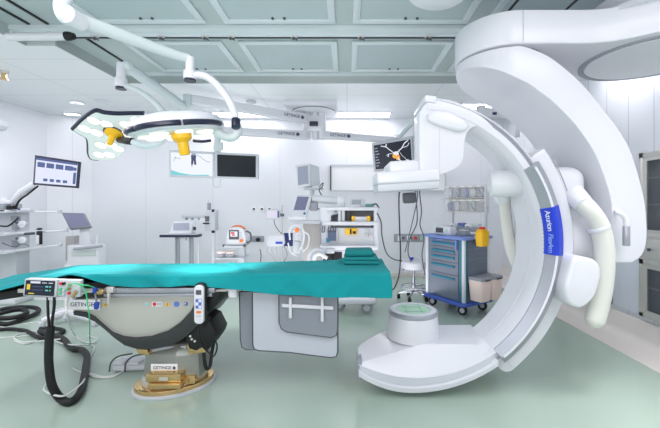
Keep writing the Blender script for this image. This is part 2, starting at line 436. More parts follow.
# ------------------------------------------------------------------ built-in cabinets of the right wall
def wall_cabinet(y0, y1, label):
    t = thing('wall_cabinet', label, 'cabinet', (XR, (y0 + y1) / 2, .26), group='built-in steel cabinets in the right wall')
    x0 = XR - .05
    MB().bb(XR - .004, XR, y0 + .03, y1 - .03, .29, 1.72).build('back_panel', MGREY, t)
    f = MB()
    for (z0, z1) in ((.26, .30), (.74, .79), (.98, 1.03), (1.71, 1.76)): f.bb(x0, XR, y0, y1, z0, z1, .004)
    for (a, b) in ((y0, y0 + .05), (y1 - .05, y1)): f.bb(x0, XR, a, b, .26, 1.76, .004)
    f.build('frame', STEEL, t)
    for k in (1.28, 1.52): MB().bb(x0 + .02, XR, y0 + .04, y1 - .04, k, k + .012).build('shelf', LGREY, t)
    MB().bb(x0 + .02, XR, y0 + .04, y1 - .04, .53, .542).build('shelf', LGREY, t)
    d = MB().bb(x0 - .012, x0 + .01, y0 + .04, y1 - .04, .79, .98, .004).build('drawer', STEEL, t)
    MB().cyl((x0 - .025, y1 - .13, .885), (x0 - .012, y1 - .13, .885), .014, n=14).build('lock', DGREY, d)
    n = 2; L = (y1 - y0 - .1) / n
    for i in range(n):
        a = y0 + .05 + i * L; b = a + L
        for (z0, z1) in ((.30, .74), (1.03, 1.71)):
            g = MB().bb(x0 + .006, x0 + .012, a + .035, b - .035, z0 + .03, z1 - .03).build('door_glass', GLASS, t)
            MB().bb(x0, x0 + .018, a, b, z0, z0 + .03).bb(x0, x0 + .018, a, b, z1 - .03, z1).bb(x0, x0 + .018, a, a + .035, z0 + .03, z1 - .03).bb(x0, x0 + .018, b - .035, b, z0 + .03, z1 - .03).build('door_frame', STEEL, g)
            yy = b - .018 if i == 0 else a + .018
            MB().bb(x0 - .02, x0, yy - .008, yy + .008, (z0 + z1) / 2 - .06, (z0 + z1) / 2 + .06, .003).build('door_handle', CHROME, g)
wall_cabinet(2.2, 3.24, 'steel glass-door cabinet set in right wall at the picture edge')
wall_cabinet(3.62, 4.66, 'steel glass-door cabinet in right wall, mostly hidden behind scanner hose')
struct(MB().bb(XR - .02, XR, 3.26, 3.60, .26, 1.0, .003), 'trim_8', mat('pale_blue_panel', (222, 228, 240), 0.3, var=0.01))
# ------------------------------------------------------------------ the C-arm scanner
CC = (.43, 1.03)                     # isocentre in the XZ plane
t = SC = thing('c_arm_scanner', 'large white C-shaped x-ray scanner hung from curved ceiling arm, blue label', 'x-ray scanner', (CC[0], 2.6, 0))
c1, r1 = (1.188, 2.70), .341; c2, r2 = (2.265, 2.62), .50
# ceiling arm: hull of the two circles
import math as _m
def hull2(ca, ra, cb, rb, n=20):
    d = _m.hypot(cb[0] - ca[0], cb[1] - ca[1]); base = _m.atan2(cb[1] - ca[1], cb[0] - ca[0]); al = _m.acos((ra - rb) / d)
    pts = []
    for k in range(n + 1):
        a = base + al + (2 * PI - 2 * al) * k / n
        pts.append((ca[0] + ra * _m.cos(a), ca[1] + ra * _m.sin(a)))
    for k in range(n + 1):
        a = base - al + 2 * al * k / n
        pts.append((cb[0] + rb * _m.cos(a), cb[1] + rb * _m.sin(a)))
    return pts
plan = [(c1[0] + r1 * _m.cos(a), c1[1] + r1 * _m.sin(a)) for a in [PI / 2 + PI * k / 24 for k in range(25)]]
fl = [(v.x, v.y) for v in catmull([(1.45, 2.359, 0), (1.62, 2.358, 0), (1.76, 2.335, 0), (1.88, 2.27, 0), (1.99, 2.19, 0), (2.11, 2.135, 0), (2.26, 2.115, 0), (2.42, 2.135, 0), (2.56, 2.20, 0), (2.68, 2.33, 0), (2.74, 2.62, 0), (2.68, 2.9, 0), (2.56, 3.03, 0), (2.35, 3.09, 0), (2.1, 3.08, 0), (1.7, 3.045, 0), (1.45, 3.041, 0)], 4)]
o = MB().prism(plan + fl, 2.378, 2.607, 'XY', bev=.012, seg=3, ang=60).build('ceiling_arm', WHITE, t)
MB().bb(1.186, 1.190, 2.354, 2.358, 2.385, 2.60).build('panel_seam', LGREY, o)
MB().lathe([(.56, 2.58), (.54, 2.62), (.44, 2.68), (.40, 2.72), (.38, CEIL + .0)], (c2[0], c2[1], 0)).build('ceiling_hood', WHITE, t)
o = MB().lathe([(.0, 2.366), (.405, 2.366), (.415, 2.378)], (c2[0], c2[1], 0), n=48).build('turning_disc', WHITE2, t)
MB().lathe([(.417, 2.380), (.417, 2.368), (.45, 2.368), (.452, 2.380)], (c2[0], c2[1], 0), n=48, cap=False).build('disc_ring', MGREY, o)
# quarter-circle arm
outer = [(.852, 2.366), (.90, 2.366), (1.0, 2.366), (1.1, 2.366), (1.204, 2.362), (1.36, 2.30), (1.489, 2.204), (1.612, 2.089), (1.761, 1.905), (1.843, 1.796), (1.931, 1.633), (2.013, 1.341), (2.033, 1.15), (2.03, 1.035), (2.0, .945), (1.93, .895)]
inner = [(.852, 2.31), (.90, 2.285), (1.0, 2.235), (1.09, 2.185), (1.15, 2.15), (1.231, 2.109), (1.30, 2.06), (1.38, 2.0), (1.48, 1.905), (1.575, 1.796), (1.69, 1.615), (1.785, 1.341), (1.80, 1.15), (1.79, 1.035), (1.795, .95), (1.82, .895)]
oo = catmull([(x, 0, z) for x, z in outer], 4); ii = catmull([(x, 0, z) for x, z in inner], 4)
def yf(x):
    if x >= 1.188: return 2.372
    k = max(0, .33 ** 2 - (1.188 - x) ** 2)
    return 2.702 - _m.sqrt(k)
L = []
for a, b in zip(oo, ii):
    ya, yb = yf(a.x), yf(b.x)
    w = .33
    back = lambda y: 2.702 + (2.702 - y)
    L.append([(a.x, ya, a.z), (a.x, min(back(ya), 2.98), a.z), (b.x, min(back(yb), 2.98), b.z), (b.x, yb, b.z)])
L[0] = [(.856, 2.66, 2.366), (.856, 2.74, 2.366), (.856, 2.74, 2.32), (.856, 2.66, 2.32)]
CA = MB().loops(L, bev=.022, ang=50, seg=3).build('curved_arm', WHITE, t)
MB().cyl((1.188, 2.70, 2.36), (1.188, 2.70, 2.385), .28, n=32).build('swivel_bearing', DGREY, t)
g = MB().tube([P(616.5, 211, 2.375), P(617.5, 212, 2.33), P(621.5, 214, 2.31), P(625.5, 219, 2.305), P(626.3, 226, 2.305)], .017, n=12).build('grab_handle', WHITE, t)
MB().cyl(P(626.3, 226, 2.305), P(626.3, 246, 2.305), .021, n=18, bev=.006).build('grip', SILVER, g)
# carriage between the arm and the C
MB().bb(1.36, 1.70, 2.44, 2.92, .62, 1.56, bev=.1, seg=6).build('carriage', WHITE, t)
MB().cyl((1.55, 2.68, 1.06), (1.86, 2.68, 1.06), .27, n=40, bev=.03).build('rotation_hub', WHITE, t)
# the C arc
Ri, Ro, y0, y1 = .903, .994, 2.35, 2.75
prof = [(Ri, y0 + .02), (Ri + .008, y0 + .004), (Ri + .02, y0), (.952, y0), (.954, y0 + .022), (.98, y0 + .022), (.982, y0), (Ro - .006, y0), (Ro, y0 + .01), (Ro, y1), (Ri, y1), (Ri, y0 + .182), (Ri + .004, y0 + .18), (Ri + .004, y0 + .176), (Ri, y0 + .174)]
arc = MB().arc(prof, CC, 83, -62, 90).build('c_arc', WHITE, t)
MB().arc([(.953, y0 + .018), (.981, y0 + .018), (.981, y0 + .024), (.953, y0 + .024)], CC, 82.6, 33, 40).build('track_groove', MGREY, arc)
a0 = math.radians(83)
MB().arc([(.955, y0 - .004), (1.0, y0 - .004), (1.0, y1 - .01), (.955, y1 - .01)], CC, 84.5, 80, 6, bev=.006).build('arc_end_stop', WHITE, arc)
MB().arc([(.995, 2.42), (1.0, 2.40), (1.12, 2.40), (1.13, 2.41), (1.13, 2.70), (.995, 2.70)], CC, 35, -51, 60, bev=.008, ang=60).build('arc_sleeve', WHITE, t)
e = math.radians(-51); q = (CC[0] + 1.063 * math.cos(e), CC[1] + 1.063 * math.sin(e))
MB().cyl((q[0], 2.402, q[1]), (q[0], 2.698, q[1]), .066, n=28, bev=.008).build('sleeve_end', WHITE, t)
bprof = [(.906, y0 + .004), (.948, y0 - .045), (.962, y0 - .048), (1.012, y0 - .012), (1.016, y0 + .03), (.906, y0 + .03)]
bum = MB().arc(bprof, CC, 33, -52, 60, bev=.004, ang=60).build('silver_bumper', SILVER, t)
for a, b in ((33, 30), (-50, -52.4)):
    pass
MB().arc([(.947, y0 - .0485), (.962, y0 - .0515), (.963, y0 - .047), (.949, y0 - .044)], CC, 32, -51, 60).build('ridge_line', WHITE, bum)
lp = [(.903, y0 + .002), (.946, y0 - .0505), (.963, y0 - .0535), (1.0145, y0 - .0155), (1.019, y0 + .03), (.903, y0 + .03)]
lab = MB().arc(lp, CC, 14.8, -4.6, 24).build('blue_label', BLUE, t)
# lettering follows the inner flank of the label, reading downwards
def arc_text(mb, body, R, y, a0, size, step, shear=0):
    a = a0
    for ch in body:
        w = {'i': .4, 'l': .4, 'I': .45, 'r': .55, ' ': .5, 'm': 1.25, 'A': 1.05, 'F': .95, 'x': .9}.get(ch, .92)
        a -= step * w / 2
        r = math.radians(a)
        er = Vector((math.cos(r), 0, math.sin(r))); down = Vector((math.sin(r), 0, -math.cos(r)))
        up = (er * .043 + Vector((0, -.0525, 0))).normalized()
        if ch != ' ':
            mb.text(ch, size, Vector((CC[0], y, CC[1])) + er * R, down, up, 'CENTER', .0006, shear)
        a -= step * w / 2
    return mb
f = arc_text(MB(), 'Azurion', .9225, y0 - .0265, 13.6, .047, 1.5)
f.build('lettering', PAPER, lab)
f = arc_text(MB(), 'FlexArm', .9225, y0 - .0265, 4.2, .044, 1.28, .2)
f.build('lettering', mat('pale_blue_lettering', (150, 176, 244), .5, var=0), lab)
# detector column, cover and flat panel
def XZ(l, Y): return [((x - CX0) / FO * Y, EYE - (y - CY0) / FO * Y) for x, y in l]
col = [(419, 113), (424, 105), (433, 100), (450, 100), (470, 109), (488, 122), (494, 131), (484, 128), (474, 127), (467.5, 132), (464.5, 142), (463.5, 158), (459, 166), (451, 171), (438, 175.5), (425, 174), (419.5, 168), (419, 140)]
colp = [(v.x, v.z) for v in catmull([(x, 0, z) for x, z in XZ(col, 2.37)] + [( *[XZ(col, 2.37)[0][0]], 0, XZ(col, 2.37)[0][1])], 3)[:-1]]
co = MB().prism(colp, 2.36, 2.54, 'XZ', bev=.012, ang=50, seg=3).build('detector_column', WHITE, t)
cov = [(427, 113), (435, 109), (450, 111), (465, 119), (470, 126), (466, 131), (458, 131), (440, 126), (428, 121)]
MB().prism(XZ(cov, 2.33), 2.325, 2.45, 'XZ', bev=.028, ang=20, seg=4).build('column_cover', WHITE, co)
MB().bb(*[v for v in (P(439.4, 0, 2.357).x, P(440, 0, 2.357).x)], 2.3585, 2.362, P(0, 168, 2.357).z, P(0, 129, 2.357).z).build('panel_seam', LGREY, co)
MB().box(P(441.5, 174, 2.40), (.04, .03, .012), (0, -.25, 0), .003).build('vent', BLACK, co)
ra = math.radians(-3.3)
c = P(407.5, 168.5, 2.56); c.x += .02
MB().box(c, (.35, .36, .085), (0, ra, 0), .02, 4).build('detector_mount', WHITE, t)
c = P(403.8, 181, 2.54)
de = MB().box((c.x, c.y, c.z + .018), (.425, .40, .085), (0, ra, 0), .018, 4).build('flat_detector', WHITE, t)
MB().box((c.x, c.y, c.z - .048), (.413, .39, .05), (0, ra, 0), .008, 2).build('detector_face', LGREY, de)
k = P(409, 198, 2.5)
MB().box((k.x, 2.5, k.z + .0), (.085, .09, .075), (0, ra, 0), .014, 3).build('camera_pod', DGREY, t)
# hoses on the carriage side
MB().arc([(1.131, 2.40), (1.136, 2.398), (1.141, 2.402), (1.136, 2.406)], CC, 12, 31, 20).build('sleeve_seam', MGREY, t)
MB().cyl(P(572, 193, 2.44), P(584, 205, 2.355), .075, .062, n=28, bev=.01).build('hose_flange', WHITE, t)
MB().tube([P(578, 199, 2.40), P(588, 209, 2.345), P(596, 219.5, 2.335), P(601, 231, 2.33), P(604, 247, 2.33), P(604.5, 266, 2.33), P(602.5, 286, 2.33), P(599, 305, 2.33), P(595, 319, 2.33)], .06, n=20).build('side_hose', CREAM, t)
MB().ell(P(594.8, 319.5, 2.33), (.06, .06, .055)).build('hose_end', CREAM, t)
MB().cyl(P(599.6, 229.5, 2.334), P(598.2, 226, 2.334), .068, n=28, bev=.004).build('hose_collar', WHITE, t)
bx = [(571, 263), (576, 257), (590, 258), (598, 263), (601, 273), (598, 288), (593, 299), (581, 308), (570, 305), (565, 297), (564.5, 286), (568, 274)]
bxp = [(v.x, v.z) for v in catmull([(x, 0, z) for x, z in XZ(bx, 2.24)] + [(XZ(bx, 2.24)[0][0], 0, XZ(bx, 2.24)[0][1])], 3)[:-1]]
MB().prism(bxp, 2.23, 2.5, 'XZ', bev=.025, ang=50, seg=4).build('motor_cover', WHITE, t)
# hose inside the C, on its far side
MB().cyl(P(488, 184, 2.62), P(524, 182.5, 2.56), .1, n=28, bev=.05).build('hose_housing', WHITE2, t)
MB().tube([P(504, 188, 2.72), P(505, 207, 2.84), P(507.5, 230, 2.88), P(512.5, 253, 2.87), P(522, 277, 2.84)], .045, n=18).build('inner_hose', CREAM, t)
MB().tube([P(497, 187, 2.66), P(499.5, 194, 2.69), P(502, 199, 2.73)], .055, n=14).build('hose_boot', WHITE2, t)
# tube housing at the bottom of the C
def interp(x, tab):
    for (a, va), (b, vb) in zip(tab, tab[1:]):
        if x <= b: return va + (vb - va) * max(0, (x - a)) / (b - a)
    return tab[-1][1]
L = []
xs = [.078, .085, .10, .13, .17, .21, .26, .31, .36, .42, .48, .54, .60, .66, .72, .78, .84, .90, .96, 1.0]
for x in xs:
    zb = CC[1] - math.sqrt(.997 ** 2 - (x - CC[0]) ** 2) + (.045 * ((.43 - x) / .35) ** 2 if x < .43 else 0)
    zs = CC[1] - math.sqrt(.893 ** 2 - (x - .47) ** 2)
    zt = max(zs + .003, interp(x, [(.078, .225), (.30, .268), (.52, .31), (1, .315)]))
    yt = interp(x, [(.078, 2.35), (.30, 2.40), (.52, 2.45), (.85, 2.45), (1.0, 2.40)])
    yr = interp(x, [(.078, 2.47), (.10, 2.52), (.19, 2.63), (.30, 2.72), (.45, 2.79), (.6, 2.83), (1, 2.83)])
    zr = interp(x, [(.078, .28), (.3, .31), (1, .315)])
    zg = zs - .006
    zl = min(zb + .048, zg - .02)
    L.append([(x, 2.335, zb), (x, 2.312, zb + .012), (x, 2.31, zl - .006), (x, 2.325, zl), (x, 2.352, zl + .004), (x, 2.338, zg), (x, 2.345, zs), (x, yt, zt), (x, (yt + yr) / 2, (zt + zr) / 2 + .002), (x, yr, zr), (x, yr + .02, zr - .03), (x, yr + .02, zb + .03)])
HB = MB().loops(L).build('tube_housing', WHITE, t)
LL = []
for x in xs[1:-1]:
    zs = CC[1] - math.sqrt(.893 ** 2 - (x - .47) ** 2); zb = CC[1] - math.sqrt(.997 ** 2 - (x - CC[0]) ** 2) + (.045 * ((.43 - x) / .35) ** 2 if x < .43 else 0)
    zg = zs - .006; zl = min(zb + .048, zg - .02)
    LL.append([(x, 2.3275, zl + .002), (x, 2.336, zg - .004), (x, 2.342, zg - .004), (x, 2.3575, zl + .006)])
MB().loops(LL).build('housing_groove', LGREY, HB)
MB().prism([(.062, 2.36), (.062, 2.44), (.085, 2.50), (.10, 2.50), (.10, 2.34), (.075, 2.34)], .11, .255, 'XY', bev=.008).build('side_bumper', MGREY, HB)
kc = ((413 - CX0) / FO * 2.645, 2.645)
kn = MB().lathe([(.197, .30), (.195, .32), (.181, .462), (.178, .468)], (*kc, 0), n=48).build('tube_cone', WHITE, t)
MB().lathe([(.178, .466), (.184, .472), (.184, .492), (.176, .50), (.13, .50), (.13, .486), (.0, .486)], (*kc, 0), n=48).build('cone_ring', SILVER, kn)
MB().lathe([(.172, .4995), (.16, .504), (.132, .502), (.128, .494)], (*kc, 0), n=48, cap=False).build('cone_top', WHITE, kn)
MB().lathe([(.128, .486), (.128, .4965), (0, .4965)], (*kc, 0), n=48).build('beam_window', GREENW, kn)
for s in (-1, 1):
    MB().box((kc[0] + s * .055, kc[1], .4972), (.004, .16, .002)).box((kc[0], kc[1] + s * .06, .4972), (.16, .004, .002)).build('window_line', mat('window_line_green', (120, 170, 140), .4, var=0) if 'window_line_green' not in MATS else MATS['window_line_green'], kn)
# ------------------------------------------------------------------ operating table
TBX, TBY = -1.26, 2.58
t = TB = thing('operating_table', 'operating table with dark curved cradle and brass-trimmed oval base', 'operating table', (TBX, TBY, 0))
def XP(l, Y): return [((x - CX0) / FO * Y, EYE - (y - CY0) / FO * Y) for x, y in l]
# table top slab under the cloth
MB().prism([(-2.62, .60), (-2.62, .66), (-2.1, .735), (-1.6, .775), (.25, .80), (.25, .755), (-1.6, .725), (-2.1, .68)], 2.36, 2.92, 'XZ', bev=.008).build('table_top', BLACK, t)
# silver side rail
ra_, rb_ = P(118, 291.5, 2.34), P(214, 290, 2.34)
o = MB().bb(-1.62, -.88, 2.325, 2.355, .702, .735, .004).bb(-1.62, -.9, 2.33, 2.36, .675, .697, .003).build('side_rail', SILVER, t)
MB().bb(-2.2, -1.62, 2.335, 2.36, .70, .728, .004).build('side_rail', STEEL, t)
for x in (-1.95, -1.5, -1.1):
    MB().bb(x - .02, x + .02, 2.34, 2.40, .695, .74, .003).build('rail_block', DGREY, t)
# cradle: warm grey cover with a deep rounded belly, dark band under it
inn = [(66, 300), (68, 309), (78, 312.5), (90, 317), (100, 325), (110, 333.5), (121, 337.8), (134, 339), (150, 337.5), (167, 332), (180, 323), (191, 311), (196, 300), (196, 291), (118, 291), (118, 297)]
MB().prism(XP(inn, 2.38), 2.385, 2.80, 'XZ', bev=.006, ang=60).build('cradle_cover', COVER, t)
band = [(72, 311.5), (84, 313.2), (92, 317), (101, 325), (111, 333.3), (122, 337.3), (134, 338.6), (150, 337), (167, 331.5), (180, 322.5), (191, 311), (197, 300), (206, 297), (219, 290.5), (220, 294), (214, 303), (206, 315), (199, 324), (190, 333), (180, 341), (168, 346.5), (152, 350), (138, 350), (124, 346), (113, 338), (104, 330), (94, 322), (84, 317.5), (73, 315.5)]
bo = MB().prism(XP(band, 2.36), 2.365, 2.82, 'XZ', bev=.004, ang=60).build('curved_band', BAND, t)
wing = [(203, 297), (221, 290), (221, 293), (217, 303), (208, 312), (200, 318)]
MB().prism(XP(wing, 2.345), 2.35, 2.80, 'XZ', bev=.006).build('dark_wing', BLACK, t)
# stickers on the cover
cq = 2.384
def sticker(px0, px1, py0, py1, m, name, lab=None, par=t, Y=2.384):
    q = flatq(px0, px1, py0, py1, Y)
    f = MB(); q.rect(f, 0, 1, 0, 1, 0, .002); o = f.build(name, m, par)
    if lab: o['label'] = lab
    return o, q
sticker(145, 148.2, 303.6, 305, SCR_C, 'sticker', 'small turquoise sticker')
o, q = sticker(152.2, 162, 301.8, 306.3, PAPER, 'sticker', 'white sticker with red and grey symbols')
f = MB(); f.lathe([(.009, 0), (.013, 0), (.013, .001), (.009, .001)], q.at(.26, .5, .003), q.n, 16); f.build('symbol', RED, o)
f = MB(); q.rect(f, .55, .68, .2, .8, .002, .003); q.rect(f, .75, .92, .2, .45, .002, .003); q.rect(f, .75, .92, .55, .8, .002, .003); f.build('symbol', MGREY, o)
def warn(px, py, s, Y, par):
    c = P(px, py, Y)
    o = MB().slab([c + Vector((-s, 0, -s * .8)), c + Vector((s, 0, -s * .8)), c + Vector((0, 0, s))], (0, -.002, 0)).build('warning_triangle', YELLOW, par)
    MB().box(c + Vector((0, -.003, .0)), (s * .2, .001, s * .6)).box(c + Vector((0, -.003, -s * .55)), (s * .2, .001, s * .2)).build('symbol', BLACK, o)
warn(167.5, 304, .017, 2.384, t)
warn(105.3, 304.7, .015, 2.384, t)
c = P(176.6, 304.2, 2.384); MB().cyl(c, c + Vector((0, -.002, 0)), .0185, n=20).build('round_sticker', mat('sticker_blue', (96, 128, 214), .4, var=0), t)
c = P(186, 303.8, 2.384); o = MB().cyl(c, c + Vector((0, -.002, 0)), .013, n=18).build('round_sticker', mat('sticker_navy', (60, 96, 176), .4, var=0), t)
MB().box(c + Vector((-.003, -.003, .002)), (.01, .001, .01)).build('symbol', PAPER, o)
def brand(par, px0, px1, py0, py1, Y, name='name_plate', fs=.55):
    q = flatq(px0, px1, py0, py1, Y)
    f = MB(); q.rect(f, 0, 1, 0, 1, -.004, .002); o = f.build(name, PAPER, par)
    return o, q
def sparkle(mb, c, r, right, up):
    right, up = Vector(right), Vector(up); n = right.cross(up)
    for k in range(3):
        a = PI * k / 3
        d = right * math.cos(a) + up * math.sin(a); e = n.cross(d)
        mb.slab([c - d * r - e * r * .22, c + d * r - e * r * .22, c + d * r + e * r * .22, c - d * r + e * r * .22], n * .0008)
o, q = brand(t, 68.5, 100, 299.5, 309.5, 2.375)
f = MB().text('GETINGE', .038, q.at(.07, .5, .0025), (1, 0, 0), (0, 0, 1)); sparkle(f, q.at(.86, .5, .0025), .017, (1, 0, 0), (0, 0, 1)); f.build('lettering', INK, o)
# column supports and base
MB().prism(XP([(146, 347), (187, 345), (187, 356), (147, 356)], 2.46), 2.45, 2.75, 'XZ', bev=.01).build('column', LGREY, t)
for l_ in ([(134, 349), (146, 350.5), (149, 356), (138, 355)], [(186, 345), (203, 344), (205, 353), (188, 355)]): MB().prism(XP(l_, 2.40), 2.41, 2.66, 'XZ', bev=.003).build('brass_bracket', GOLD, t)
MB().prism(XP([(196, 323), (203, 319), (209, 321), (216, 335), (214, 341), (207, 351), (201, 348), (196, 351), (189, 349), (185, 340)], 2.37), 2.375, 2.6, 'XZ', bev=.004).prism(XP([(198, 321), (203.5, 315), (208, 320), (203, 328)], 2.35), 2.352, 2.4, 'XZ', bev=.003).build('joint_housing', BLACK, t)
for px, py in ((190.5, 336), (192, 339), (195, 341)):
    c = P(px, py, 2.375); MB().cyl(c, c + Vector((0, -.006, 0)), .008, n=12).build('screw', STEEL, t)
# faceted steel base body
def ring(z, pts): return [(x, y, z) for x, y in pts]
b0 = [(-1.46, 2.56), (-1.42, 2.44), (-1.18, 2.40), (-1.03, 2.44), (-1.0, 2.58), (-1.08, 2.74), (-1.34, 2.74)]
b1 = [(-1.455, 2.56), (-1.41, 2.45), (-1.18, 2.41), (-1.04, 2.45), (-1.01, 2.58), (-1.09, 2.73), (-1.33, 2.73)]
b2 = [(-1.41, 2.56), (-1.37, 2.49), (-1.18, 2.46), (-1.08, 2.49), (-1.06, 2.58), (-1.12, 2.70), (-1.30, 2.70)]
MB().loops([ring(.09, b0), ring(.245, b1), ring(.31, b2)], bev=.004, ang=20).build('base_body', mat('base_grey', (150, 153, 148), .35, metal=.3, var=.03), t)
o, q = brand(t, 151, 177.5, 364, 374.5, 2.405)
f = MB().text('GETINGE', .031, q.at(.08, .36, .0025), (1, 0, 0), (0, 0, 1)); sparkle(f, q.at(.88, .36, .0025), .013, (1, 0, 0), (0, 0, 1)); f.build('lettering', INK, o)
f = MB(); q.rect(f, .08, .34, .70, .80, .002, .003); q.rect(f, .42, .62, .70, .80, .002, .003); f.build('small_print', MGREY, o)
f = MB(); q.rect(f, .82, .93, .65, .85, .002, .003); f.build('symbol', SCR_C, o)
o = MB().bb(P(147, 0, 2.36).x, P(181.5, 0, 2.36).x, 2.345, 2.46, P(0, 382.5, 2.345).z, P(0, 374.5, 2.345).z, .004).build('brass_step', GOLD, t)
q = flatq(159, 168, 377, 380.5, 2.345); f = MB(); q.rect(f, 0, 1, 0, 1, 0, .002); f.build('plate', STEEL, o)
o = MB().bb(P(149, 0, 2.345).x, P(181.5, 0, 2.345).x, 2.325, 2.46, P(0, 389, 2.325).z, P(0, 384.5, 2.325).z, .004).build('brass_step', GOLD, t)
MB().bb(P(183, 0, 2.39).x, P(194, 0, 2.39).x, 2.40, 2.5, .06, .11, .004).bb(P(183, 0, 2.39).x, P(188, 0, 2.39).x, 2.39, 2.4, .07, .1).build('brass_lug', GOLD, t)
oc = (-1.228, 2.505); orot = math.radians(24)
def oval(a, b, n=48):
    return [(oc[0] + a * math.cos(2 * PI * k / n) * math.cos(orot) - b * math.sin(2 * PI * k / n) * math.sin(orot), oc[1] + a * math.cos(2 * PI * k / n) * math.sin(orot) + b * math.sin(2 * PI * k / n) * math.cos(orot)) for k in range(n)]
MB().prism(oval(.272, .195), 0, .02, 'XY', bev=.003, ang=60).build('floor_plate', LGREY, t)
MB().prism(oval(.258, .181), .02, .05, 'XY', bev=.006, ang=60).build('brass_plate', GOLD, t)
MB().prism(oval(.21, .15), .05, .09, 'XY', bev=.006, ang=60).build('base_foot', STEEL, t)
MB().tube([P(203, 340, 2.44), P(204, 356, 2.42), P(206, 368, 2.42), P(210, 366, 2.44), P(212, 352, 2.46), P(214, 338, 2.47), P(212, 328, 2.47)], .012, n=10).build('base_cable', BLACK, t)

# ------------------------------------------------------------------ teal drape
hem = [(-2.75, .66), (-2.28, .728), (-2.11, .771), (-1.93, .806), (-1.86, .828), (-1.81, .838), (-1.75, .822), (-1.66, .786), (-1.56, .754), (-1.43, .747), (-1.31, .742), (-1.05, .757), (-.70, .737), (-.50, .705), (-.11, .683), (.29, .678)]
topz = [(-2.75, .655), (-2.45, .70), (-2.28, .745), (-2.1, .80), (-1.95, .828), (-1.7, .83), (-1.2, .825), (-.6, .835), (0, .838), (.29, .835)]
farz = [(-2.9, .685), (-2.4, .755), (-2.2, .785), (-1.8, .795), (-1.0, .80), (0, .83), (.29, .838)]
random.seed(3)
import mathutils.noise as mn
def wob(x, y, z, s, a): return a * mn.noise(Vector((x * s, y * s, z * s)))
N = 150; xs = [-2.75 + (3.04) * i / N for i in range(N + 1)]
yfr, ybk = 2.31, 2.93
rows = []
for x in xs:
    zt, zh, zf = interp(x, topz), interp(x, hem), interp(x, farz)
    zt = max(zt, zh + .004)
    e = min(1, max(0, (.29 - x) / .35))
    r = []
    for k in range(7):                       # front fall, hem to edge
        v = k / 6
        z = zh + (zt - .012 - zh) * v
        y = yfr - .012 * (1 - v) + wob(x * 2.2 + z * 3, 1, z * .6, 2.6, .034) * (1 - v * .7)
        for x0, kk, am in ((-.12, 1.1, .016), (.03, .9, .012), (-.42, 1.3, .012), (-.75, -.8, .009), (-1.15, .9, .009), (-2.0, 1.2, .012), (-1.72, -1.0, .012)):
            y -= am * math.exp(-((x - x0 - kk * (z - .75)) / .022) ** 2) * (.35 + .65 * math.sin(PI * min(1, v + .15)))
        r.append((x, y, z))
    r.append((x, yfr + .012, zt - .002))
    for k in range(1, 13):
        v = k / 13
        y = yfr + .012 + (ybk - yfr - .024) * v
        z = zt + (zf - zt) * v + wob(x * 1.4 + y, y * 1.2, 0, 2.4, .012) + wob(x - y * 2.2, y + x * .6, 4, 5, .009) + (.016 * math.exp(-((x + y * .55 - .62) / .035) ** 2) if x > -1.4 else 0) + .018 * math.exp(-((x - .4 * y + .55 + .62) / .04) ** 2) * v
        r.append((x, y, z))
    r.append((x, ybk - .01, zf - .002))
    for k in range(1, 4):
        r.append((x, ybk + .006, zf - .012 - .05 * k))
    rows.append(r)
bm = bmesh.new()
V = [[bm.verts.new(p) for p in r] for r in rows]
for a, b in zip(V, V[1:]):
    for k in range(len(a) - 1): bm.faces.new((a[k], b[k], b[k + 1], a[k + 1]))
# right end fall: from the last row down to the hem
last = rows[-1]; m = [V[-1]]
for k in range(1, 6):
    v = k / 5; L = []
    for j, p in enumerate(last):
        zl = p[2] + (min(p[2], .678) - p[2]) * v
        L.append(bm.verts.new((p[0] + .008 * math.sin(v * 3) + wob(p[1] * 3, 3, v, 2, .012) * v, p[1], zl)) if p[2] > .68 else V[-1][j])
    m.append(L)
for a, b in zip(m, m[1:]):
    for j in range(len(last) - 1):
        q = list(dict.fromkeys((a[j], a[j + 1], b[j + 1], b[j])))
        if len(q) > 2:
            try: bm.faces.new(q)
            except ValueError: pass
bmesh.ops.recalc_face_normals(bm, faces=bm.faces)
mb = MB(); mb._merge(bm); dr = mb.build('surgical_drape', TEAL)
for e in dr.data.polygons: e.use_smooth = True
md = dr.modifiers.new('thickness', 'SOLIDIFY'); md.thickness = .004; md.offset = -1
tag(dr, 'long teal cloth draped over the operating table', 'drape')
# folded cloth on its right end
random.seed(9)
t = thing('folded_cloth', 'folded dark teal cloth bundle on the right end of table', 'cloth', P(361, 263, 2.72))
z0 = .838
for k, (w, d, h, dx) in enumerate(((.27, .25, .03, 0), (.26, .24, .03, -.004), (.22, .21, .052, -.016))):
    c = P(361 + (0 if k < 3 else -1), 200, 2.74)
    tb = MB().box((c.x + dx, 2.74, z0 + h / 2), (w, d, h), bev=(.0148 if k < 2 else .025), seg=5)
    for v in tb.bm.verts: v.co.z += wob(v.co.x, v.co.y, k, 7, .006)
    tb.build('cloth_fold', TEALD, t); z0 += h - .003

